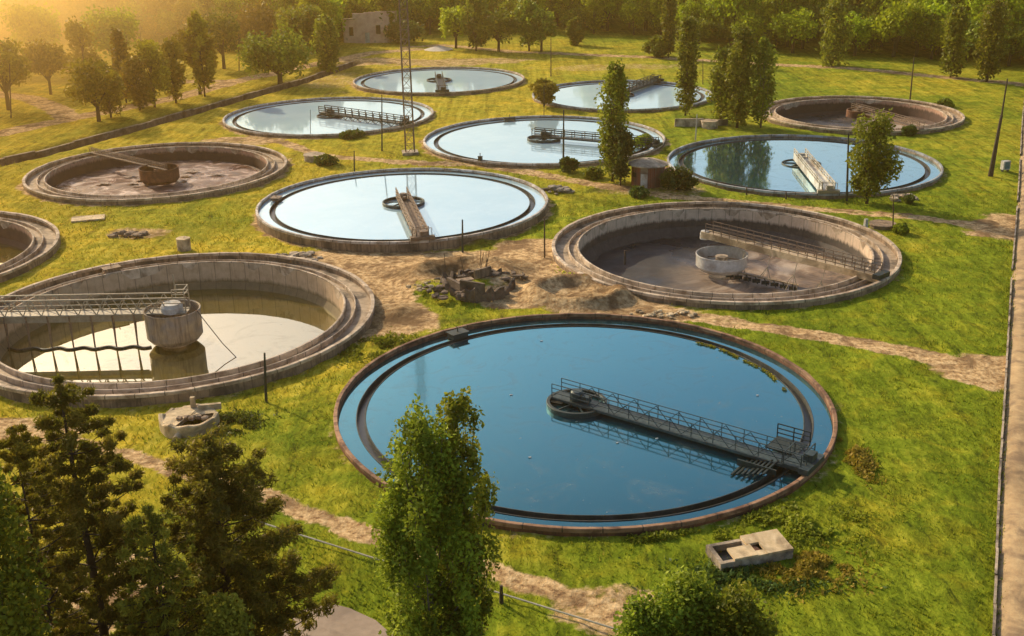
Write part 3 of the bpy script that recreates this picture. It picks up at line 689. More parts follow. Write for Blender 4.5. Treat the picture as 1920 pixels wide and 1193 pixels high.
# bridge C: beam with railing near the far side, ending at the right rim
def bridgeC():
    cx, cy, r = TANKS['C']; p0 = G(1322, 436, 1.1); p1 = G(1655, 520, 1.1)
    L = math.hypot(p1[0]-p0[0], p1[1]-p0[1]); a = math.atan2(p1[1]-p0[1], p1[0]-p0[0])
    t = thing('scraper_bridge', 'pale beam bridge with grey railings reaching the right rim of the empty sludge tank', 'bridge', (p0[0], p0[1], 0), a)
    MB().box((L/2, 0, 1.15), (L, 1.35, .1)).build('walkway', M['channel'], t)
    mb = MB(); mb.beam((0, -.72, .98), (L, -.72, .98), .2, .75); mb.beam((0, .72, 1.0), (L, .72, 1.0), .16, .5); mb.build('beam', M['slab'], t)
    for q in (-1, 1):
        mb = MB(); rail(mb, .6, L-.6, q*.72, 1.25, 1.2, 1.2, .07); mb.build('railing', M['brownsteel'], t)
    MB().box((L-.2, 0, 1.3), (.8, 2.2, .5)).build('end_carriage', M['darksteel'], t)
    mb = MB(); mb.lathe([(.02, 1.35), (.5, 1.3), (.6, .9), (.6, .3)], 20, 0, False); mb.build('drive_cap', M['whitesteel'], t)
    mb = MB()
    # scraper frames hanging near the floor
    fl = -2.65
    for k in range(4):
        x = 6.5+3.6*k
        for s in (-1, 1): mb.beam((x+s*1.1, -1.6, fl), (x, -1.1, fl+1.9), .08); mb.beam((x+s*.55, -1.8, fl), (x, -1.1, fl+1.9), .05)
        mb.beam((x, -1.1, fl+1.9), (x, -.4, 1.0), .06)
    mb.build('scraper_frame', M['sandsteel'], t)
    return t
bridgeC()
p0, p1 = G(1345, 515, -2.6), G(1497, 546, -2.6)
t = thing('sludge_rake', 'dark toothed scraper arm lying on the sludge floor of the empty tank', 'scraper', (p0[0], p0[1], -2.6), math.atan2(p1[1]-p0[1], p1[0]-p0[0]))
L = math.hypot(p1[0]-p0[0], p1[1]-p0[1])
MB().beam((0, 0, .75), (L, 0, .65), .12, .14).build('top_beam', M['slab'], t)
mb = MB()
for k in range(9):
    x = L*(k+.3)/9; mb.beam((x, -.05, .7), (x+.5, -.4, .0), .1); mb.box((x+.2, -.15, .25), (.9, .06, .45), .5)
mb.build('blades', M['darksteel'], t)
# frame in the lower-left tank, seen left of the truss
# ---------------------------------------------------------------- small boxes on the rims
def rim_box(key, px, name, label, s=(1.2, .8, .7), mat='darksteel', ro=1.6, z=.62):
    cx, cy, r = TANKS[key]; tx, ty = G(*px, .8); a = math.atan2(ty-cy, tx-cx)
    t = thing(name, label, 'outlet box', (cx+(r-ro)*math.cos(a), cy+(r-ro)*math.sin(a), z), a)
    mb = MB(); mb.box((0, 0, s[2]/2), (s[1], s[0], s[2]), 0, 0, .92); mb.build('housing', M[mat], t)
    mb = MB(); mb.box((0, 0, s[2]+.05), (s[1]*1.15, s[0]*1.1, .08)); mb.beam((0, 0, s[2]+.08), (0, 0, s[2]+.5), .08); mb.beam((-.25, 0, s[2]+.5), (.25, 0, s[2]+.5), .06)
    mb.build('valve_lid', M[mat], t)
rim_box('A', (850, 624), 'outlet_box', 'small dark outlet box on the far left rim of the deep blue tank', (1.7, 1.1, .45))
rim_box('B', (202, 502), 'outlet_box', 'brown outlet box notched into the far rim of the lower left tank', (1.8, 1.1, .6), 'wall', 2.0, .5)
rim_box('D', (510, 372), 'outlet_box', 'small outlet box on the left rim of the middle tank', (1.5, 1.2, .3), 'brownsteel')
rim_box('F', (945, 218), 'outlet_box', 'dark outlet box on the far rim of the tank behind the poplar', (2.2, .7, .5))
rim_box('F', (910, 300), 'outlet_box', 'small dark valve on the near rim of the tank behind the poplar', (.6, .5, .6), 'darksteel', .2, 1.0)
# ---------------------------------------------------------------- chambers, slabs, rubble
def blob_chunk(mb, c, s, seed):
    """one angular chunk of concrete"""
    rs = random.Random(seed); n = 6; vs = []
    for k, (zz, f) in enumerate(((-.5, .9), (.25, 1.0), (.5, .6))):
        for i in range(n):
            a = 2*math.pi*i/n+rs.uniform(-.3, .3); q = f*rs.uniform(.7, 1.15)
            vs.append((c[0]+s[0]*q*math.cos(a), c[1]+s[1]*q*math.sin(a), c[2]+s[2]*(zz+rs.uniform(-.12, .12))))
    fs = [tuple(range(n))[::-1], tuple(2*n+i for i in range(n))]+[(k*n+i, k*n+(i+1) % n, (k+1)*n+(i+1) % n, (k+1)*n+i) for k in range(2) for i in range(n)]
    mb.add(vs, fs)
def rubble(px, w, d, n, label, mat='rubble', seed=1, hmax=.6, name='rubble_pile', s0=.5):
    x, y = G(*px); g = gh(x, y); mb = MB(); rs = random.Random(seed)
    for k in range(n):
        a, q = rs.uniform(0, 6.28), math.sqrt(rs.random()); s = s0*rs.uniform(.4, 1.4)
        h = hmax*(1-q)*rs.random()
        blob_chunk(mb, (q*w/2*math.cos(a), q*d/2*math.sin(a), h+.1), (s, s*rs.uniform(.6, 1), s*rs.uniform(.4, .9)), seed*100+k)
    return tag(mb.build(name, M[mat], None, loc=(x, y, g)), label, 'rubble')
rubble((556, 478), 6.0, 5.0, 46, 'scattered pale concrete rubble between the lower left tank and the middle tank', seed=3, s0=.55)
rubble((1045, 352), 4.2, 3.4, 20, 'heap of brown and pale rubble beside the track below the tall poplar', seed=4, s0=.7, hmax=.9)
rubble((1690, 372), 4.0, 3.0, 18, 'low rubble heap in front of the small leafy tree at the right-hand blue tank', seed=5, s0=.6)
rubble((1240, 590), 7, 2.6, 34, 'small pale stones strewn beside the track behind the deep blue tank', 'slab', seed=6, s0=.3, hmax=.2)
rubble((240, 440), 5, 4, 16, 'dark broken debris in the grass between the two left tanks', 'wall', seed=8, s0=.6)
rubble((800, 545), 4, 3, 14, 'few pale stones on bare soil left of the ruined chamber', 'slab', seed=9, s0=.35, hmax=.2)

def chamber_round():
    x, y = G(356, 792); g = gh(x, y)
    t = thing('concrete_chamber', 'round broken-topped pale concrete chamber against the lower left tank', 'manhole', (x, y, g), 0)
    MB().ring(2.35, 1.95, -.4, 1.0, 28, bev=.08, jit=.4).build('wall', M['slab'], t)
    mb = MB(); mb.lathe([(.02, .85), (1.3, .92), (2.1, .9), (2.1, .6), (.02, .6)], 20, 0, False, .1, a0=.3, a1=4.4); mb.build('cover_slab', M['slab'], t)
    mb = MB(); mb.box((-.1, 1.7, 1.35), (.35, .35, .9)); mb.box((1.3, 1.5, 1.0), (1.8, .3, .5), .2); mb.build('stub_post', M['slab'], t)
    MB().tube([(-.3, -2.3, .3), (-.3, -2.9, .25)], [.3, .3], 14).build('pipe_end', M['slab'], t)
    mb = MB()
    for k in range(5): blob_chunk(mb, (-.6+.5*k, -.6+.2*(k % 2), 1.0), (.3, .3, .25), 70+k)
    mb.build('broken_piece', M['wall'], t)
chamber_round()

def slab_chamber():
    pts = [G(1326, 1024, .9), G(1448, 995, .9), G(1490, 1036, .9), G(1354, 1062, .9)]
    cx = sum(p[0] for p in pts)/4; cy = sum(p[1] for p in pts)/4
    ux, uy = pts[2][0]-pts[3][0], pts[2][1]-pts[3][1]; L = math.hypot(ux, uy); a = math.atan2(uy, ux)
    vx, vy = pts[0][0]-pts[3][0], pts[0][1]-pts[3][1]; W = abs(-vx*math.sin(a)+vy*math.cos(a))
    sh = (vx*math.cos(a)+vy*math.sin(a))/W
    g = gh(cx, cy)
    t = thing('concrete_chamber', 'rectangular sunlit concrete slab chamber with two dark openings in the grass at lower right', 'manhole', (cx, cy, g), a)
    def B(mb, x0, x1, y0, y1, z0, z1):
        vs = [(x+y*sh, y, z) for z in (z0, z1) for x, y in ((x0, y0), (x1, y0), (x1, y1), (x0, y1))]
        mb.add(vs, [(3, 2, 1, 0), (4, 5, 6, 7), (0, 1, 5, 4), (1, 2, 6, 5), (2, 3, 7, 6), (3, 0, 4, 7)])
    w, l = W/2, L/2; mb = MB()
    B(mb, -l, l, -w, -w+.28, -.3, .62); B(mb, -l, l, w-.28, w, -.3, .55); B(mb, -l, -l+.28, -w+.28, w-.28, -.3, .6); B(mb, l-.28, l, -w+.28, w-.28, -.3, .6)
    B(mb, -.15, .1, -w+.28, w-.28, -.3, .6)
    mb.build('wall', M['rubble'], t)
    mb = MB()
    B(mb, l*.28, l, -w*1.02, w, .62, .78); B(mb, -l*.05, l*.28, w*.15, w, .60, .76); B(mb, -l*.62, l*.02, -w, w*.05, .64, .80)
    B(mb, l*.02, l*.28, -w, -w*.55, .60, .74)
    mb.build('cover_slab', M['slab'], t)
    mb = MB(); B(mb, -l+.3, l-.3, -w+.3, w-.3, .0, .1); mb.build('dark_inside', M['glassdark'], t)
    mb = MB(); mb.tube([(-l*.55, -w-.02, .45), (-l*.55, -w+.25, .45)], [.28, .28], 14); mb.build('pipe_end', M['channel'], t)
    mb = MB(); mb.box((l*.1, -.1, .35), (.5, .8, .5), .1); mb.build('valve_block', M['wallred'], t)
slab_chamber()

def ruin_well():
    x, y = G(898, 556); g = gh(x, y); y += 2.2
    t = thing('ruined_chamber', 'broken dark concrete chamber with jagged walls on the bare soil at the centre', 'ruin', (x, y, g), .2)
    mb = MB(); n = 8; rr = 3.5; mb.ring(3.7, 3.3, -.8, .75, 44, bev=.06, jit=1.5)
    for k in (4, 5):
        a0, a1 = 2*math.pi*k/n, 2*math.pi*(k+1)/n; h = [1.7, 1.2, 1.0, 1.5, 1.5, 1.9, 1.6, 2.0][k]
        h2 = h+random.uniform(-.5, .3); p, q, r_, s_ = R3(a0, rr, -.5), R3(a1, rr, -.5), R3(a1, rr-.35, -.5), R3(a0, rr-.35, -.5)
        vs = [p, q, r_, s_, (p[0], p[1], h), (q[0], q[1], h2), (r_[0], r_[1], h2), (s_[0], s_[1], h)]
        mb.add(vs, [(3, 2, 1, 0), (4, 5, 6, 7), (0, 1, 5, 4), (1, 2, 6, 5), (2, 3, 7, 6), (3, 0, 4, 7)])
    mb.build('wall', M['earthwall'], t)
    mb = MB(); mb.box((.6, 1.2, 1.3), (2.2, .3, 1.0), .5); mb.box((-1.6, -.4, 1.2), (1.8, .9, .14), .2); mb.build('broken_slab', M['wall'], t)
    mb = MB(); rs = random.Random(12)
    for k in range(90):
        a, q = rs.uniform(.2, 4.3), rs.uniform(2.2, 6.2); blob_chunk(mb, (q*math.cos(a), q*math.sin(a)*.8, .2+rs.random()*1.2*max(0, 1-q/7)), (rs.uniform(.15, .8), rs.uniform(.15, .6), rs.uniform(.15, .6)), 300+k)
    mb.build('earth_debris', M['earthwall'], t)
    mb = MB()
    for k in range(7):
        a = rs.uniform(.8, 2.6); p = R3(a, rs.uniform(1.5, 4.5), 1.0); mb.tube([p, (p[0]+rs.uniform(-.6, .6), p[1], 2.6+rs.random())], [.04, .03], 5)
    mb.build('reinforcing_bar', M['wood'], t)
ruin_well()

def manhole(px, label, w=1.6, h=.7, mat='rubble', lid='channel', rz=.2):
    x, y = G(*px); g = gh(x, y); t = thing('concrete_manhole', label, 'manhole', (x, y, g), rz)
    mb = MB(); mb.lathe([(w*.5, -.3), (w*.5, h), (w*.42, h), (w*.42, -.3)], 18, 0, True, .12); mb.build('wall', M[mat], t)
    mb = MB(); mb.lathe([(.02, h+.1), (w*.52, h+.08), (w*.54, h-.02), (.02, h-.02)], 14, 0, False, .08); mb.build('cover', M[lid], t)
    return t
manhole((590, 298), 'low round concrete manhole beside a green bush left of the lattice mast', 3.4, .9)
manhole((345, 462), 'concrete manhole with pale flat cover just behind the lower left tank', 1.6, 1.4, 'rubble', 'slab')
manhole((1655, 422), 'dark low manhole cover on grass right of the empty sludge tank', 3.2, .35, 'wall', 'wall')
manhole((1330, 238), 'grey low concrete chamber under the group of poplars', 3.0, 1.2)
mb = MB(); mb.box((0, 0, .08), (4.2, 2.4, .2), .3); x, y = G(165, 407); tag(mb.build('concrete_slab', M['slab'], None, loc=(x, y, gh(x, y))), 'pale flat concrete slab lying in the grass left of the middle tank', 'slab')
mb = MB(); mb.box((-2.2, 0, .7), (5.4, .35, 1.5), .0, 0, .97); mb.box((2.6, .4, .55), (4.6, .35, 1.1), .1); mb.box((.4, .2, .5), (.35, 1.6, 1.2)); x, y = G(1315, 236)
tag(mb.build('ruined_wall', M['rubble'], None, loc=(x, y, gh(x, y))), 'low ruined grey wall beneath the poplars behind the right-hand blue tank', 'wall')
x, y = G(1623, 424); tag(MB().box((0, 0, .55), (.45, .45, 1.1), .3, 0, .8).build('marker_stone', M['whitesteel'], None, loc=(x, y, gh(x, y))), 'short white marker stone behind the right rim of the sludge tank', 'marker')
x, y = G(822, 92)
mb = MB(); mb.lathe([(.02, 1.0), (1.2, .8), (2.6, .45), (4.2, 0)], 24, 0, False, .25); tag(mb.build('sand_pile', M['sand'], None, loc=(x, y, gh(x, y)), smooth=True), 'bright pale sand heap by the far track at top centre', 'sand')
# teal cabinet
x, y = G(1884, 320); t = thing('electrical_cabinet', 'small white cabinet with teal door near the leaning wooden pole', 'cabinet', (x, y, gh(x, y)), .25)
MB().box((0, 0, .95), (1.2, .7, 1.3)).build('casing', M['whitesteel'], t); MB().box((.05, -.37, .95), (.8, .04, 1.0)).build('door', M['teal'], t)
mb = MB(); mb.box((-.45, 0, .15), (.1, .5, .4)); mb.box((.45, 0, .15), (.1, .5, .4)); mb.build('foot', M['darksteel'], t)
# pump house
x, y = G(1216, 347); g = gh(x, y)
t = thing('brick_pump_house', 'small round red brick pump house with grey roof beside the tall poplar', 'building', (x, y+1.0, g), -.35)
MB().lathe([(2.45, -.3), (2.45, 3.0), (2.2, 3.0), (2.2, -.3)], 14, 0, True).build('wall', M['brick'], t)
mb = MB(); mb.lathe([(.02, 3.85), (1.6, 3.6), (2.95, 3.12), (2.95, 2.98), (.02, 2.98)], 14, 0, False, .06); mb.build('roof', M['rubble'], t)
MB().box((0, -2.4, 1.0), (.95, .16, 2.0)).build('door', M['whitesteel'], t); MB().box((-1.55, -1.86, 1.75), (.7, .14, .7), -.7).build('window', M['glassdark'], t)
mb = MB(); mb.box((1.9, 2.0, .8), (2.8, 2.6, 2.2), .3); mb.build('annex', M['brick'], t)
# ruined building far left centre
x, y = G(684, 80); g = gh(x, y)
t = thing('ruined_building', 'roofless pinkish brick building in front of the far trees at upper left', 'building', (x, y, g), -.12)
def wallwin(mb, x0, x1, z, tops, wins, yy, th=.5):
    """front wall from piers, sills and heads around its openings"""
    xs = sorted(set([x0, x1]+[w[0] for w in wins]+[w[1] for w in wins]))
    for a, b in zip(xs[:-1], xs[1:]):
        m_ = (a+b)/2; tp = np.interp(m_, *zip(*tops)); w = [w for w in wins if w[0] <= m_ <= w[1]]
        if not w: mb.box((m_, yy, tp/2-.4), (b-a, th, tp+.8))
        else:
            mb.box((m_, yy, (w[0][2]-.8)/2), (b-a, th, w[0][2]+.8)) if w[0][2] > .1 else None
            if tp > w[0][3]: mb.box((m_, yy, (tp+w[0][3])/2), (b-a, th, tp-w[0][3]))
mb = MB(); wallwin(mb, -6, 7, 8, [(-6, 6.5), (-2, 7), (-1.8, 8.5), (7, 9.2)], [(-4.5, -3.2, 2, 4.6), (.2, 1.6, .0, 3.0), (3.6, 5.0, 2.5, 5.2)], 0)
mb.box((-6.2, 4.5, 2.8), (.5, 8.4, 6.4)); mb.box((7.2, 4.5, 3.8), (.5, 8.4, 9)); mb.box((.5, 9, 3.2), (13, .5, 7.5)); mb.build('wall', M['ruin'], t)
for a, b in ((-3.85, 3.3), (4.3, 3.85)):
    f = MB(); f.box((a, .05, b), (1.28, .16, 2.5)); f.build('window', M['glassdark'], t)
MB().box((.9, .05, 1.5), (1.36, .16, 2.96)).build('door', M['whitesteel'], t)
mb = MB(); mb.box((-3.9, -.1, 6.9), (4.2, .9, .3), .0); mb.box((9.6, 1, 4.6), (.3, .3, 9)); mb.box((8.4, 1, 8.9), (2.6, .25, .25)); mb.build('cornice', M['slab'], t)

# ---------------------------------------------------------------- poles
def pole(b, top, label, r=.14, mat='darksteel', lamp=False, arm=False, stub=None, rt=None, name='utility_pole'):
    x, y = G(*b); g = gh(x, y); h = hgt(x, y, top[1], g)
    u = project(x, y, g+h); lean = (top[0]-u[0])/u[2]
    t = thing(name, label, 'pole', (x, y, g), 0)
    MB().tube([(0, 0, -.4), (lean*.5, 0, h*.5), (lean, 0, h)], [r, r*.85, rt or r*.6], 10).build('post', M[mat], t)
    if arm:
        mb = MB(); mb.beam((lean-.9, 0, h-.5), (lean+.9, 0, h-.5), .12)
        for q in (-.8, 0, .8): mb.tube([(lean+q, 0, h-.45), (lean+q, 0, h-.15)], [.06, .05], 6)
        mb.build('crossarm', M[mat], t)
    if lamp: mb = MB(); mb.beam((lean, 0, h), (lean+.7, 0, h+.1), .06); mb.box((lean+.9, 0, h+.08), (.55, .22, .14)); mb.build('lamp_head', M[mat], t)
    if stub: MB().tube([(stub[0], .1, -.4), (stub[1], .1, stub[2])], [.26, .22], 8).build('stub_post', M['wood'], t)
    return t
pole((716, 282), (716, 178), 'dark thin post in front of the upper left full tank, left of the lattice mast', .13)
pole((664, 318), (664, 283), 'short dark post at the far rim of the middle tank', .12)
pole((867, 464), (867, 412), 'short dark post at the near rim of the middle tank', .14)
pole((498, 746), (496, 662), 'dark post standing before the right rim of the lower left tank', .13)
pole((1021, 480), (1021, 410), 'thin brown post between the middle tank and the empty sludge tank', .1, 'wood')
pole((1056, 322), (1057, 206), 'tall dark post just left of the tall poplar with a bush at its foot', .16, arm=False)
pole((1020, 222), (1020, 160), 'very thin post between the farthest tank and the tank behind the poplar', .07)
pole((1033, 142), (1033, 70), 'thin tall pole on dry grass behind the upper right centre tank', .13, 'wood')
pole((1588, 376), (1591, 250), 'dark post left of the small leafy tree at the right-hand blue tank', .17)
pole((1675, 428), (1675, 366), 'thin dark post beside the manhole behind the sludge tank', .09, 'wood')
pole((1706, 190), (1714, 108), 'slightly leaning wooden pole behind the drained far right tank', .16, 'wood', arm=False)
pole((1860, 330), (1889, 148), 'tall leaning wooden pole propped by a shorter stub near the right road', .17, 'wood', stub=(-.35, .2, 9.0))
pole((1304, 262), (1307, 214), 'pale short post in front of the low ruined wall', .13, 'palewood')
pole((582, 252), (582, 206), 'faint thin post by the near rim of the upper left full tank', .06)
pole((448, 132), (448, 62), 'thin pole in the far field at upper left', .13, 'wood')
pole((20, 220), (18, 120), 'thin pole beside the track at the left edge', .14, 'wood')
pole((1318, 158), (1318, 112), 'thin post on the grass between the far poplars', .1, 'wood')
for a_, b_, c_ in (((1400, 364), 352, 'short dark valve post on the near rim left of the cream bridge'), ((1474, 372), 360, 'stubby valve post just left of the foot of the cream bridge'),
                   ((1150, 470), 452, 'short post on the left rim of the empty sludge tank') if False else ((1172, 487), 470, 'small brown post group against the left rim of the sludge tank'),
                   ((940, 1128), 1098, 'short pale post in the grass beside the thin pipe at the bottom')):
    pole(a_, (a_[0], b_), c_, .14, 'wood', name='valve_post')
# lattice mast
x, y = G(769, 287); g = gh(x, y); t = thing('lattice_mast', 'tall dark square lattice mast rising past the top of the picture', 'mast', (x, y, g), .15)
mb = MB(); H = 46; w = .82
for i in range(4):
    a = math.pi/4+i*math.pi/2; mb2 = MB(); mb2.beam((w*math.cos(a)*1.25, w*math.sin(a)*1.25, -.5), (w*math.cos(a)*.9, w*math.sin(a)*.9, H), .13); mb2.build('leg', M['brownsteel'], t)
for k in range(30):
    z0, z1 = k*H/30, (k+1)*H/30; f0, f1 = 1.25-.35*z0/H, 1.25-.35*z1/H
    for i in range(4):
        a, b = math.pi/4+i*math.pi/2, math.pi/4+(i+1)*math.pi/2
        p, q = (w*math.cos(a), w*math.sin(a)), (w*math.cos(b), w*math.sin(b))
        mb.beam((p[0]*f0, p[1]*f0, z0), (q[0]*f0, q[1]*f0, z0), .07)
        if k % 2: p, q = q, p
        mb.beam((p[0]*f0, p[1]*f0, z0), (q[0]*f1, q[1]*f1, z1), .07)
mb.build('bracing', M['brownsteel'], t)
MB().box((0, 0, .1), (2.6, 2.6, .5)).build('footing', M['rubble'], t)
# thin pipe on the grass, bottom
mb = MB(); pts = [G(a, b) for a, b in ((420, 955), (500, 988), (700, 1052), (930, 1116), (1145, 1182), (1300, 1235))]
mb.tube([(a, b, gh(a, b)+.28) for a, b in pts], [.06]*6, 6); tag(mb.build('thin_pipe', M['palewood'], None), 'long thin pale pipe running across the grass at the bottom', 'pipe')
# ---------------------------------------------------------------- vegetation
def leaves_mesh(name, pts, size, tone, mat, elong=1.6, up=0.0, rs=None):
    """many small leaf faces; pts (n,3), size (n,), tone (n,)"""
    rs = rs or rng; n = len(pts)
    d = rs.normal(size=(n, 3)); d[:, 2] += up; d /= np.linalg.norm(d, axis=1)[:, None]
    e = rs.normal(size=(n, 3)); e -= (e*d).sum(1)[:, None]*d; e /= np.linalg.norm(e, axis=1)[:, None]
    s = size[:, None]; a = d*s*elong*.5; b = e*s*.5
    V = np.stack([pts-a, pts+b*.9, pts+a, pts-b*.9], 1).reshape(-1, 3)
    me = bpy.data.meshes.new(name); me.vertices.add(4*n); me.vertices.foreach_set('co', V.ravel())
    me.loops.add(4*n); me.loops.foreach_set('vertex_index', np.arange(4*n, dtype=np.int32))
    me.polygons.add(n); me.polygons.foreach_set('loop_start', np.arange(0, 4*n, 4, dtype=np.int32)); me.polygons.foreach_set('loop_total', np.full(n, 4, np.int32))
    me.materials.append(mat); me.update(calc_edges=True)
    at = me.attributes.new('tone', 'FLOAT', 'POINT'); at.data.foreach_set('value', np.repeat(tone, 4).astype(np.float32))
    return me
def clumps(cent, rad, n, rs, flat=1.0):
    """n leaves spread in shells around clump centres"""
    k = rs.integers(0, len(cent), n); d = rs.normal(size=(n, 3)); d /= np.linalg.norm(d, axis=1)[:, None]
    q = rs.random(n)**.45; p = cent[k]+d*(rad[k]*q)[:, None]*np.array([1, 1, flat]); return p, k
def tree_data(kind, H, W, nleaf, lsize, seed):
    rs = np.random.default_rng(seed); br = MB(); pyr = random.Random(seed)
    if kind == 'poplar':
        n = max(30, int(55*H/W/2)); t = rs.random(n)**.85; zz = .10+.88*t
        prof = np.interp(zz, [0, .1, .25, .5, .75, .9, 1.0], [.35, .7, .95, 1.0, .95, .72, .32])*W/2
        a = rs.random(n)*6.283; q = rs.random(n)**.5*.78; cent = np.stack([prof*q*np.cos(a), prof*q*np.sin(a), zz*H], 1)
        rad = (.16+.16*rs.random(n))*W*np.interp(zz, [0, .8, 1], [1, 1, .6]); flat = 1.7
        for k in range(26):
            a_, z_ = pyr.uniform(0, 6.28), pyr.uniform(.05, .6)*H; r_ = W*.36
            br.tube([(0, 0, z_), (r_*.6*math.cos(a_), r_*.6*math.sin(a_), z_+H*.08), (r_*math.cos(a_), r_*math.sin(a_), z_+H*.28)], [W*.012, W*.008, W*.003], 5, cap=False)
        tr = [(0, 0, -.5), (.1, 0, H*.3), (0, .1, H*.65), (0, 0, H*.95)]; rr = [W*.045, W*.035, W*.018, W*.004]
    elif kind == 'airy':
        n = 210; zz = .03+.95*rs.random(n)
        prof = np.interp(zz, [0, .1, .5, .8, .92, 1.0], [.7, .95, 1.0, .92, .66, .22])*W/2
        a = rs.random(n)*6.283; q = rs.random(n)**.45*(.86+.14*rs.random(n)); cent = np.stack([prof*q*np.cos(a), prof*q*np.sin(a), zz*H], 1)
        rad = (.055+.075*rs.random(n))*W*1.25; flat = 2.3
        for k in range(60):
            p = cent[k]; z_ = max(.02*H, p[2]-H*pyr.uniform(.16, .3)); br.tube([(p[0]*.15, p[1]*.15, z_), (p[0]*.7, p[1]*.7, z_+(p[2]-z_)*.4), (p[0], p[1], p[2]+.5)], [W*.012, W*.008, W*.003], 5, cap=False)
        tr = [(0, 0, -.5), (.1, 0, H*.3), (0, .1, H*.65), (0, 0, H*.93)]; rr = [W*.04, W*.03, W*.016, W*.004]
    elif kind == 'round':
        n = 46; a = rs.random(n)*6.283; u = rs.random(n)*1.7-.7; q = rs.random(n)**.33*.80
        c = np.sqrt(np.maximum(0, 1-u*u*.8)); cent = np.stack([W/2*q*c*np.cos(a), W/2*q*c*np.sin(a), H*(.55+.36*u*q)], 1)
        rad = (.15+.13*rs.random(n))*W; flat = .8
        for k in range(14):
            p = cent[k]; br.tube([(0, 0, H*.22), (p[0]*.4, p[1]*.4, H*.22+(p[2]-H*.22)*.5), tuple(p)], [W*.022, W*.014, W*.004], 5, cap=False)
        tr = [(0, 0, -.5), (.1, .1, H*.25), (.2, 0, H*.5), (0, 0, H*.8)]; rr = [W*.04, W*.032, W*.022, W*.006]
    elif kind == 'oval':
        n = 40; zz = .16+.82*rs.random(n); prof = np.interp(zz, [.16, .32, .6, .85, 1], [.45, .9, 1, .7, .15])*W/2
        a = rs.random(n)*6.283; q = rs.random(n)**.5*.82; cent = np.stack([prof*q*np.cos(a), prof*q*np.sin(a), zz*H], 1)
        rad = (.15+.13*rs.random(n))*W; flat = 1.15
        for k in range(14):
            p = cent[k]; br.tube([(0, 0, max(.15*H, p[2]-.25*H)), (p[0]*.5, p[1]*.5, p[2]-.1*H), tuple(p)], [W*.02, W*.012, W*.004], 5, cap=False)
        tr = [(0, 0, -.5), (.08, .05, H*.3), (0, .1, H*.6), (0, 0, H*.92)]; rr = [W*.035, W*.028, W*.018, W*.005]
    elif kind == 'pine':
        cl = []; rl = []; z_ = H*.12
        while z_ < H*.97:
            f = (1-z_/H)**.6; nb = 5 if f > .3 else 4; a0 = pyr.uniform(0, 6.28)
            for b in range(nb):
                a_ = a0+b*6.283/nb+pyr.uniform(-.4, .4); L = W/2*f*pyr.uniform(.6, 1.15)+.25
                e = (L*math.cos(a_), L*math.sin(a_), z_+L*.28)
                br.tube([(0, 0, z_), (e[0]*.5, e[1]*.5, z_+L*.08), e], [.05*f+.02, .035*f+.012, .01], 5, cap=False)
                m = max(2, int(L/.55))
                for k in range(m):
                    tt = (k+1)/m; 
                    if tt < .25: continue
                    cl.append((e[0]*tt+pyr.uniform(-.2, .2), e[1]*tt+pyr.uniform(-.2, .2), z_+L*.28*tt+pyr.uniform(-.1, .2))); rl.append(pyr.uniform(.20, .42)*(1.1-.3*tt)*max(.55, W/7))
            z_ += pyr.uniform(.55, .8)*H/16
        for k in range(4): cl.append((0, 0, H*(.93+.02*k))); rl.append(.22)
        cent = np.array(cl); rad = np.array(rl); flat = .75
        tr = [(0, 0, -.5), (.12, 0, H*.4), (-.05, .08, H*.75), (0, 0, H)]; rr = [W*.03, W*.022, W*.012, .02]
    elif kind == 'bush':
        n = 26; a = rs.random(n)*6.283; q = rs.random(n)**.5*.8; cent = np.stack([W/2*q*np.cos(a), W/2*q*np.sin(a), H*(.2+.6*rs.random(n)*(1-.5*q))], 1)
        rad = (.16+.12*rs.random(n))*W; flat = .8
        for k in range(9): br.tube([(0, 0, 0), tuple(cent[k])], [W*.015, W*.005], 5, cap=False)
        tr = [(0, 0, -.3), (0, 0, H*.3)]; rr = [W*.03, W*.015]
    p, k = clumps(cent, rad, nleaf, rs, flat)
    p[:, 2] = np.maximum(p[:, 2], H*.03)
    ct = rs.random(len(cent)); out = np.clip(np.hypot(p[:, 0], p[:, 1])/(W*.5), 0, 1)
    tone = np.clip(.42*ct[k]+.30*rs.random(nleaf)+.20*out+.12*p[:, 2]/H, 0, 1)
    size = lsize*(.6+.8*rs.random(nleaf))
    br.tube(tr, rr, 9)
    return p, size, tone, br
MATK = {'airy': 'leaf_front', 'poplar': 'leaf_poplar', 'round': 'leaf_round', 'oval': 'leaf_round', 'pine': 'leaf_pine', 'bush': 'leaf_bush'}
NAMEK = {'airy': 'poplar_tree', 'poplar': 'poplar_tree', 'round': 'broadleaf_tree', 'oval': 'broadleaf_tree', 'pine': 'pine_tree', 'bush': 'bush'}
def make_tree(kind, H, W, n, ls, seed, label, loc, mat=None, group=None, name=None, bark='bark', el=1.6, rz=0, up=0.0):
    p, s, t, br = tree_data(kind, H, W, n, ls, seed)
    r = thing(name or NAMEK[kind], label, 'bush' if kind == 'bush' else 'tree', loc, rz, group)
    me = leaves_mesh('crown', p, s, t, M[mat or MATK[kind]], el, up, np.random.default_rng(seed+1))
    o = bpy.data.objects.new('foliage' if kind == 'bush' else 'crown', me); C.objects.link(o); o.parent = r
    br.build('stem' if kind == 'bush' else 'trunk', M[bark], r, smooth=True)
    return r
def tree_at(b, top, wpx, kind, label, mat=None, n=None, ls=None, seed=None, g0=None, **k):
    x, y = G(*b); g = gh(x, y); H = hgt(x, y, top, g); W = wpx/project(x, y, g+H*.5)[2]
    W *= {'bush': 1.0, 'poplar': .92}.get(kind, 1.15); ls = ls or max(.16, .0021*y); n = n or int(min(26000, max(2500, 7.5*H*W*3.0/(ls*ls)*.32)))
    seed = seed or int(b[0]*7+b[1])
    return make_tree(kind, H, W, n, ls, seed, label, (x, y, g), mat, **k)
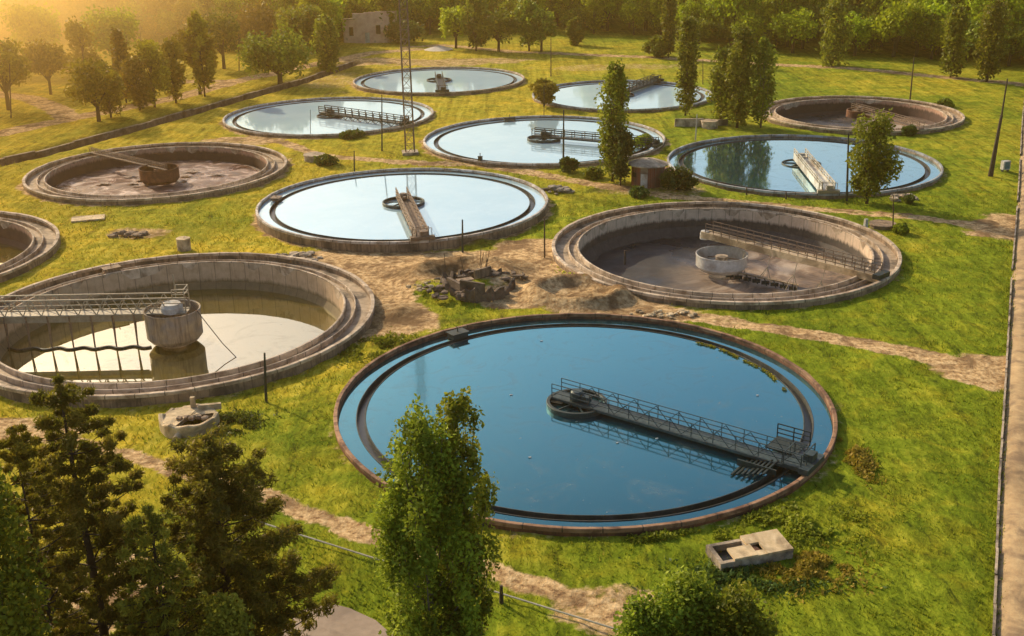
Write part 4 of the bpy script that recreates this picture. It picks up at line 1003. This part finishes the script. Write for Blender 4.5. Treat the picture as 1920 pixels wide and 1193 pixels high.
# around the tanks
tree_at((1148, 338), 124, 66, 'poplar', 'tallest poplar at the centre, standing before the pale tank and beside the brick pump house')
tree_at((1163, 346), 240, 46, 'oval', 'dark leafy tree hugging the foot of the tallest central poplar', 'leaf_bush')
tree_at((1625, 380), 216, 84, 'oval', 'small leafy tree on the near edge of the right-hand blue tank', 'leaf_poplar', bark='bark')
tree_at((1285, 216), 28, 48, 'poplar', 'tall dark poplar at the right end of the upper right centre tank')
tree_at((1350, 232), 92, 58, 'poplar', 'left poplar of the group beside the low ruined wall')
tree_at((1382, 238), 58, 66, 'poplar', 'tallest poplar of the group behind the right-hand blue tank')
tree_at((1426, 238), 76, 50, 'poplar', 'rightmost poplar of the group, with a pale trunk', bark='palebark')
tree_at((1560, 122), 12, 72, 'poplar', 'leaning wide poplar standing alone before the far woods at right')
tree_at((1782, 144), 15, 52, 'poplar', 'left of the two poplars on the far track at right')
tree_at((1850, 152), 8, 66, 'poplar', 'right, broader of the two poplars on the far track at right')
tree_at((1253, 108), -45, 30, 'poplar', 'slim very tall poplar at the forest edge, top centre right')
tree_at((1232, 106), 62, 48, 'bush', 'bush at the foot of the slim very tall poplar', 'leaf_round', n=6000)
tree_at((525, 156), 50, 118, 'round', 'dense round dark green tree behind the upper left full tank')
tree_at((617, 130), 30, 52, 'poplar', 'poplar right of the dense round tree at upper left')
tree_at((384, 180), 18, 44, 'oval', 'slender tree with bare lower trunk beside the left track', 'leaf_warm')
tree_at((375, 176), 30, 70, 'round', 'spreading branch-topped tree behind the slender one by the left track', 'leaf_warm', n=5000)
tree_at((290, 200), 82, 58, 'oval', 'dark brownish tree left of centre in the row by the left track', 'leaf_warm')
tree_at((330, 192), 76, 52, 'oval', 'taller tree with bare trunk in the row by the left track', 'leaf_warm')
tree_at((163, 160), 44, 62, 'oval', 'broad tree before the far field at upper left', 'leaf_warm')
tree_at((237, 192), 58, 40, 'poplar', 'narrow poplar-shaped tree at upper left', 'leaf_warm')
tree_at((185, 226), 104, 92, 'round', 'large brown tinted tree in front by the left track', 'leaf_warm')
tree_at((208, 220), 128, 52, 'oval', 'small tree beside the large brown tinted tree', 'leaf_warm')
tree_at((16, 205), 64, 92, 'round', 'sun-glazed brown tree at the left edge', 'leaf_warm')
tree_at((95, 176), 60, 66, 'round', 'hazy golden tree between the left edge tree and the broad tree', 'leaf_warm')
tree_at((262, 205), 112, 50, 'oval', 'small low tree left of the row by the left track', 'leaf_warm')
tree_at((420, 128), 10, 74, 'round', 'rounded tree before the woods left of the thin pole', 'leaf_round')
tree_at((570, 118), 0, 84, 'round', 'wide tree behind the dense round tree at upper left', 'leaf_round')
tree_at((215, 130), 0, 90, 'round', 'wide glowing tree before the woods at upper left', 'leaf_forest')
tree_at((70, 118), -6, 90, 'round', 'wide glowing tree nearest the upper left corner', 'leaf_forest')
tree_at((893, 95), -4, 48, 'oval', 'left, darkest tree of the row at top centre')
tree_at((935, 96), 12, 66, 'round', 'roundest tree of the row at top centre')
tree_at((992, 94), -6, 50, 'oval', 'tall tree right of the roundest one at top centre')
tree_at((1015, 96), 10, 56, 'round', 'rightmost tree of the row at top centre')
tree_at((1077, 84), 38, 30, 'oval', 'small isolated tree on the bright far meadow')
tree_at((855, 90), 5, 60, 'round', 'tree at the left end of the row at top centre', 'leaf_forest')
tree_at((655, 70), -20, 90, 'round', 'tree crown hanging over the ruined pinkish building', 'leaf_forest')
tree_at((725, 78), -30, 34, 'poplar', 'thin dark poplar right of the ruined building')
tree_at((760, 80), 40, 60, 'round', 'dark low tree behind the lattice mast', 'leaf_bush')
# bushes
tree_at((1020, 200), 132, 50, 'bush', 'brownish bush at the left end of the upper right centre tank', 'leaf_warm')
tree_at((1066, 322), 286, 32, 'bush', 'green bush at the foot of the tall dark post')
tree_at((1272, 356), 304, 62, 'bush', 'dark green bush between the pump house and the right-hand blue tank')
tree_at((1112, 332), 310, 34, 'bush', 'low brown-green bush left of the tallest poplar', 'leaf_round')
tree_at((1196, 366), 348, 34, 'bush', 'low dark bush before the pump house door')
tree_at((612, 306), 290, 38, 'bush', 'low bush beside the round manhole left of the mast')
tree_at((1204, 278), 246, 36, 'bush', 'reeds growing at the right edge of the pale tank behind the poplar', 'leaf_front', name='reed_clump')
tree_at((1705, 252), 232, 26, 'bush', 'small dark bush on the near rim of the drained far right tank')
tree_at((1770, 200), 186, 30, 'bush', 'small bush behind the drained far right tank', 'leaf_round')
tree_at((1705, 380), 366, 20, 'bush', 'small dark bush right of the low rubble heap', 'leaf_bush')
tree_at((1690, 436), 418, 26, 'bush', 'low bush beside the dark manhole behind the sludge tank', 'leaf_round')
tree_at((1215, 470), 455, 10, 'bush', 'weed tuft inside the near left channel of the sludge tank', 'leaf_round', n=600) if False else None
tree_at((660, 257), 249, 40, 'bush', 'dark scrub on the near rim of the upper left full tank', 'leaf_bush')
tree_at((1510, 985), 918, 60, 'bush', 'yellow-green weeds against the near right rim of the deep blue tank', 'leaf_front', ls=.16, n=7000) if False else None
# foreground trees
def front(X, Y, top, W, kind, label, n, ls, mat=None, seed=1, **k):
    g = gh(X, Y); H = hgt(X, Y, top, g); return make_tree(kind, H, W, n, ls, seed, label, (X, Y, g), mat, **k)
def at_depth(px, py, Y):
    x, y, w = ray(px, py); return x*Y/y
front(at_depth(800, 1000, 46), 46, 792, 4.9, 'airy', 'big bright poplar in the foreground covering the left of the deep blue tank', 32000, .15, 'leaf_front', 21, bark='palebark')
front(at_depth(862, 900, 46.8), 46.8, 742, 3.3, 'airy', 'pointed companion stem of the big foreground poplar, slightly behind it', 15000, .15, 'leaf_front', 22, bark='palebark')
front(at_depth(150, 950, 44), 44, 704, 9.2, 'pine', 'tall dark brown-green pine in the lower left foreground', 66000, .085, None, 23, el=4)
front(at_depth(410, 1000, 46), 46, 816, 12.0, 'pine', 'wide airy pine right of the tall one in the lower left foreground', 66000, .085, None, 24, el=4)
front(at_depth(60, 1000, 40), 40, 800, 5.0, 'pine', 'yellowish pine behind the tall one at the left edge', 24000, .085, 'leaf_warm', 25, el=4)
front(at_depth(300, 1100, 42), 42, 950, 7.0, 'pine', 'low pine between the two foreground pines', 16000, .085, None, 27, el=4)
front(at_depth(-18, 1050, 38), 38, 885, 3.6, 'poplar', 'leafy green poplar cut by the left edge at the bottom', 22000, .15, 'leaf_poplar', 26)
front(at_depth(420, 1180, 41), 41, 1130, 3.0, 'oval', 'low broadleaf tree at the bottom below the wide pine', 16000, .14, 'leaf_pine', 28)
front(at_depth(1290, 1180, 44), 44, 1112, 5.6, 'oval', 'light green treetop rising from the bottom edge right of the poplar', 24000, .15, 'leaf_front', 29)
front(at_depth(1215, 1180, 43), 43, 1135, 4.0, 'oval', 'lower leafy shoot left of the light green treetop at the bottom', 12000, .15, 'leaf_front', 30)
front(at_depth(1385, 1180, 43.5), 43.5, 1128, 5.0, 'oval', 'ragged olive treetop right of the light green treetop at the bottom', 15000, .15, 'leaf_poplar', 31)

# ---------------------------------------------------------------- far woods
FK = [('round', 15, 13, 3400, .62, 'leaf_forest'), ('oval', 17, 10, 3000, .62, 'leaf_forest'), ('round', 12, 12, 3000, .6, 'leaf_round'), ('poplar', 19, 7, 2600, .6, 'leaf_poplar'), ('round', 14, 13, 3000, .62, 'leaf_warm')]
FL = ['yellow-green rounded tree of the far woods', 'tall oval tree of the far woods', 'dark rounded tree of the far woods', 'narrow upright tree of the far woods', 'glow-tinted tree of the far woods at upper left']
edge = sorted([G(*p) for p in ((-200, 72), (0, 75), (120, 74), (330, 84), (450, 96), (600, 100), (660, 62), (760, 66), (880, 62), (1050, 62), (1240, 68), (1300, 88), (1440, 98), (1700, 112), (1920, 128), (2100, 135))])
ex = [p[0] for p in edge]; ey = [p[1]+3 for p in edge]
protos = {}; count = 0; spots = []
rs = random.Random(5)
for row in range(40):
    yy = row*8.0
    xlim = .5*(330+yy)+30; x = -xlim
    while x < xlim:
        y0 = np.interp(x, ex, ey)+yy; spots.append((x+rs.uniform(-2.2, 2.2), y0+rs.uniform(-2.5, 2.5), row)); x += rs.uniform(6.6, 9.5)
mass = {k: [] for k in range(5)}
for x, y, row in spots:
    if y > 720: continue
    k = rs.choices([0, 1, 2, 3, 4], [.34, .24, .24, .10, 0])[0] if x > -55 else rs.choices([0, 1, 2, 3, 4], [.3, .1, .1, .05, .45])[0]
    s = rs.uniform(.75, 1.25)*(1.0 if row > 0 else .9); rz = rs.uniform(0, 6.28)
    u = project(x, y, gh(x, y)+8)
    if row < 4 and count < 280 and -120 < u[0] < 2040:
        g = gh(x, y); count += 1
        if k not in protos:
            protos[k] = make_tree(FK[k][0], *FK[k][1:5], 900+k, FL[k], (x, y, g), FK[k][5], 'trees of the far woods', rz=rz)
        else: copy_thing(protos[k], (x, y, g), rz, s, FL[k], 'trees of the far woods', s*rs.uniform(.85, 1.15))
    else: mass[k].append((x, y, s, rz))
PT = {k: tree_data(FK[k][0], *FK[k][1:3], 520, 1.5, 950+k)[:3] for k in range(5)}
for k, lst in mass.items():
    if not lst: continue
    P_, S_, T_ = [], [], []
    for x, y, s, rz in lst:
        p, sz, tn = PT[k]; c, s_ = math.cos(rz), math.sin(rz)
        q = np.stack([p[:, 0]*c-p[:, 1]*s_, p[:, 0]*s_+p[:, 1]*c, p[:, 2]], 1)*s+np.array([x, y, gh(x, y)]); P_.append(q); S_.append(sz*s); T_.append(np.clip(tn+rs.uniform(-.22, .22), 0, 1))
    me = leaves_mesh('woods', np.concatenate(P_), np.concatenate(S_), np.concatenate(T_), M[FK[k][5]], 1.3)
    o = bpy.data.objects.new('distant_woods', me); C.objects.link(o)
    tag(o, ['yellow-green mass of the distant woods behind the far meadow', 'mid green mass of the distant woods', 'dark green mass of the distant woods', 'narrow crowns within the mass of the distant woods', 'glow-tinted brown mass of distant woods at upper left'][k], 'woods', None, 'stuff')

# ---------------------------------------------------------------- grass and weeds
def grass(n, ylo, yhi, hs, label, mat, seed, cond):
    r2 = np.random.default_rng(seed); Y = ylo+(yhi-ylo)*r2.random(n)**1.2; X = (r2.random(n)*2-1)*(Y*.52+4)
    s, d, t = masks(X, Y); ok = (~near_tank(X, Y, .1)) & cond(s, d, t, X, Y, r2)
    X, Y = X[ok], Y[ok]; m = len(X); Z = g_height(X, Y); h = hs*(.5+r2.random(m))*(1+.004*Y)
    a = r2.random(m)*6.283; w = h*.33; le = r2.normal(size=(m, 2))*.35*h[:, None]
    A = np.stack([X-w*np.cos(a), Y-w*np.sin(a), Z-.12], 1); B = np.stack([X+w*np.cos(a), Y+w*np.sin(a), Z-.12], 1)
    T = np.stack([X+le[:, 0], Y+le[:, 1], Z+h], 1); V = np.stack([A, B, T], 1).reshape(-1, 3)
    me = bpy.data.meshes.new('grass'); me.vertices.add(3*m); me.vertices.foreach_set('co', V.ravel()); me.loops.add(3*m); me.loops.foreach_set('vertex_index', np.arange(3*m, dtype=np.int32))
    me.polygons.add(m); me.polygons.foreach_set('loop_start', np.arange(0, 3*m, 3, dtype=np.int32)); me.polygons.foreach_set('loop_total', np.full(m, 3, np.int32))
    me.materials.append(mat); me.update(calc_edges=True)
    tone = np.clip(.75*fbm(X, Y, 5, 31)+.55*(fbm(X, Y, 1.2, 33)-.5)+.3*r2.random(m)-.05, 0, 1)
    at = me.attributes.new('tone', 'FLOAT', 'POINT'); at.data.foreach_set('value', np.repeat(tone, 3).astype(np.float32))
    o = bpy.data.objects.new('grass', me); C.objects.link(o); tag(o, label, 'grass', None, 'stuff')
M['blade'] = leaf_mat('grass_blades', (.07, .10, .008), (.22, .26, .015), (.44, .42, .04), .4)
M['drygrass'] = leaf_mat('dry_grass_blades', (.20, .16, .014), (.44, .36, .03), (.6, .48, .07), .35)
grass(120000, 44, 150, .13, 'short green grass over the lawns between the tanks', M['blade'], 41, lambda s, d, t, X, Y, r: (s < .4) & (r.random(len(X)) > d*.9-.15))
grass(50000, 44, 180, .15, 'yellowish dry grass mixed into the lawns', M['drygrass'], 42, lambda s, d, t, X, Y, r: (s < .55) & (r.random(len(X)) < d*1.1))
def weeds(px, w, d, n, h, label, mat, seed=1):
    x, y = G(*px); r2 = np.random.default_rng(seed); X = x+r2.normal(size=n)*w*.33; Y = y+r2.normal(size=n)*d*.33; kp = (fbm(X, Y, 1.7, 50+seed) > .47) & ~near_tank(X, Y, .15); X, Y = X[kp], Y[kp]; n = len(X); q = np.minimum(1, np.hypot((X-x)/w, (Y-y)/d)*1.6)
    Z = g_height(X, Y)+r2.random(n)*h*(1-.75*q)*np.clip((fbm(X, Y, 1.7, 50+seed)-.42)*6, 0, 1); me = leaves_mesh('weeds', np.stack([X, Y, Z], 1), np.full(n, .16)*(.6+.8*r2.random(n)), np.clip(.2+.6*fbm(X, Y, 1.5, 3)+.25*r2.random(n), 0, 1), M[mat], 2.2, .8, r2)
    o = bpy.data.objects.new('weeds', me); C.objects.link(o); tag(o, label, 'weeds', None, 'stuff')
weeds((1500, 985), 6.5, 4.0, 5200, .8, 'yellow-green weeds against the near right rim of the deep blue tank', 'leaf_front', 3)
weeds((1075, 492), 2.4, 7, 3000, .45, 'low green weeds along the left rim of the empty sludge tank', 'leaf_forest', 12)
weeds((1600, 850), 1.6, 6, 2500, .7, 'ochre weeds along the right rim of the deep blue tank', 'drygrass', 4)
weeds((1515, 1065), 4.6, 3.5, 3200, .5, 'orange-tinged weeds beside the rectangular slab chamber', 'drygrass', 5)
weeds((1400, 1085), 8, 2.4, 3600, .5, 'dark weeds in front of the rectangular slab chamber', 'leaf_bush', 6)
weeds((1270, 1010), 6, 2, 2600, .5, 'green weeds left of the rectangular slab chamber', 'leaf_front', 9)
weeds((700, 650), 5, 5, 3000, .6, 'brownish weeds between the deep blue tank and the lower left tank', 'leaf_round', 7)
weeds((430, 790), 4, 3, 2600, .6, 'green weeds right of the round chamber', 'leaf_bush', 8)
# scum line with green growth on the right part of the trough of the nearest tank
cx, cy, r = TANKS['A']; n = 1700; a = np.linspace(-.05, .92, n)+rng.normal(size=n)*.01; rr = r-2.6-.30*rng.random(n)-.2*np.sin(a*9)**2
keep = fbm(a*30, a*0, 2, 3) > .42
pts = np.stack([cx+rr*np.cos(a), cy+rr*np.sin(a), .53+.12*rng.random(n)], 1)[keep]
me = leaves_mesh('algae', pts, np.full(len(pts), .12), rng.random(len(pts)), M['leaf_warm'], 1.3); o = bpy.data.objects.new('algae', me); C.objects.link(o); tag(o, 'thin pale green scum along the right inner weir of the deep blue tank', 'algae', None, 'stuff')
for i, (a_, b_) in enumerate(((993, 858), (1157, 831), (1231, 823), (958, 741), (1015, 640), (1420, 742))):
    x, y = G(a_, b_, .52); mb = MB(); blob_chunk(mb, (0, 0, .02), (.12, .07, .06), 500+i); blob_chunk(mb, (.09, .03, .04), (.06, .04, .06), 520+i)
    tag(mb.build('foam_fleck', M['foam'], None, loc=(x, y, .52)), 'small white foam fleck floating on the deep blue water', 'foam', 'foam flecks on the deep blue water')

# ---------------------------------------------------------------- light, sky, haze, camera
sc = bpy.context.scene
w = bpy.data.worlds.new('World'); sc.world = w; w.use_nodes = True; nt = w.node_tree; nt.nodes.clear()
sky = nt.nodes.new('ShaderNodeTexSky'); sky.sky_type = 'NISHITA'; sky.sun_disc = False; sky.sun_elevation = SUN_EL
sky.sun_rotation = SUN_AZ; sky.air_density = 1.2; sky.dust_density = 3.2; sky.ozone_density = 1.6; sky.altitude = 100
bg = nt.nodes.new('ShaderNodeBackground'); bg.inputs[1].default_value = .15; o = nt.nodes.new('ShaderNodeOutputWorld')
nt.links.new(sky.outputs[0], bg.inputs[0]); nt.links.new(bg.outputs[0], o.inputs[0])
sl = bpy.data.lights.new('sun', 'SUN'); sl.energy = 5.0; sl.angle = R(.6); sl.color = (1.0, .80, .52)
so = bpy.data.objects.new('sun', sl); C.objects.link(so)
d = Vector((math.sin(SUN_AZ)*math.cos(SUN_EL), math.cos(SUN_AZ)*math.cos(SUN_EL), math.sin(SUN_EL)))
so.rotation_euler = d.to_track_quat('Z', 'Y').to_euler(); so.location = (-60, 60, 80)
# haze volumes added to build the warm glow at upper left
HAZE = 1
if HAZE:
    m, nt, out = new_mat('added_warm_haze')
    vs = N(nt, 'ShaderNodeVolumeScatter', Density=.00035, Anisotropy=.78); vs.inputs['Color'].default_value = (1.0, .66, .25, 1)
    ab = N(nt, 'ShaderNodeVolumeAbsorption', Density=.00035); ab.inputs['Color'].default_value = (1.0, .66, .25, 1)
    ad = nt.nodes.new('ShaderNodeAddShader'); nt.links.new(vs.outputs[0], ad.inputs[0]); nt.links.new(ab.outputs[0], ad.inputs[1]); nt.links.new(ad.outputs[0], out.inputs['Volume'])
    o = MB().box((0, 380, 40), (1400, 1100, 100)).build('haze', m); tag(o, 'thin warm haze added to glow toward the low sun at upper left', None, None, 'structure')
    m, nt, out = new_mat('added_glow_haze')
    vs = N(nt, 'ShaderNodeVolumeScatter', Anisotropy=.62); vs.inputs['Color'].default_value = (1.0, .76, .34, 1)
    ab = nt.nodes.new('ShaderNodeVolumeAbsorption'); ab.inputs['Color'].default_value = (1.0, .76, .34, 1)
    ad = nt.nodes.new('ShaderNodeAddShader'); nt.links.new(vs.outputs[0], ad.inputs[0]); nt.links.new(ab.outputs[0], ad.inputs[1]); nt.links.new(ad.outputs[0], out.inputs['Volume'])
    mp = N(nt, 'ShaderNodeMapping'); mp.inputs['Location'].default_value = (190/150, -290/235, -20/90); mp.inputs['Scale'].default_value = (1/150, 1/235, 1/90)
    nt.links.new(coords(nt), mp.inputs['Vector']); ln = nt.nodes.new('ShaderNodeVectorMath'); ln.operation = 'LENGTH'; nt.links.new(mp.outputs[0], ln.inputs[0])
    q = math_(nt, 'SUBTRACT', 1.0, ln.outputs['Value'], clamp=True); dn = math_(nt, 'MULTIPLY', math_(nt, 'MULTIPLY', q, q), .032); nt.links.new(dn, vs.inputs['Density']); nt.links.new(dn, ab.inputs['Density'])
    o = MB().box((-165, 300, 18), (290, 450, 56)).build('haze', m); tag(o, 'added golden haze shaping the warm glow at upper left', None, None, 'structure')
cam = bpy.data.cameras.new('camera'); co = bpy.data.objects.new('camera', cam); C.objects.link(co); sc.camera = co
cam.sensor_width = 36; cam.lens = F/1920*36; cam.clip_end = 9000; cam.clip_start = .5
from mathutils import Matrix
co.matrix_world = Matrix.Translation((0, 0, CZ)) @ Matrix.Rotation(math.pi/2-PITCH, 4, 'X') @ Matrix.Rotation(ROLL, 4, 'Z')
sc.view_settings.view_transform = 'Standard'; sc.view_settings.look = 'None'; sc.view_settings.exposure = 0
sc.cycles.volume_bounces = 2; sc.cycles.volume_step_rate = 1.0; sc.cycles.max_bounces = 8; sc.cycles.transparent_max_bounces = 8
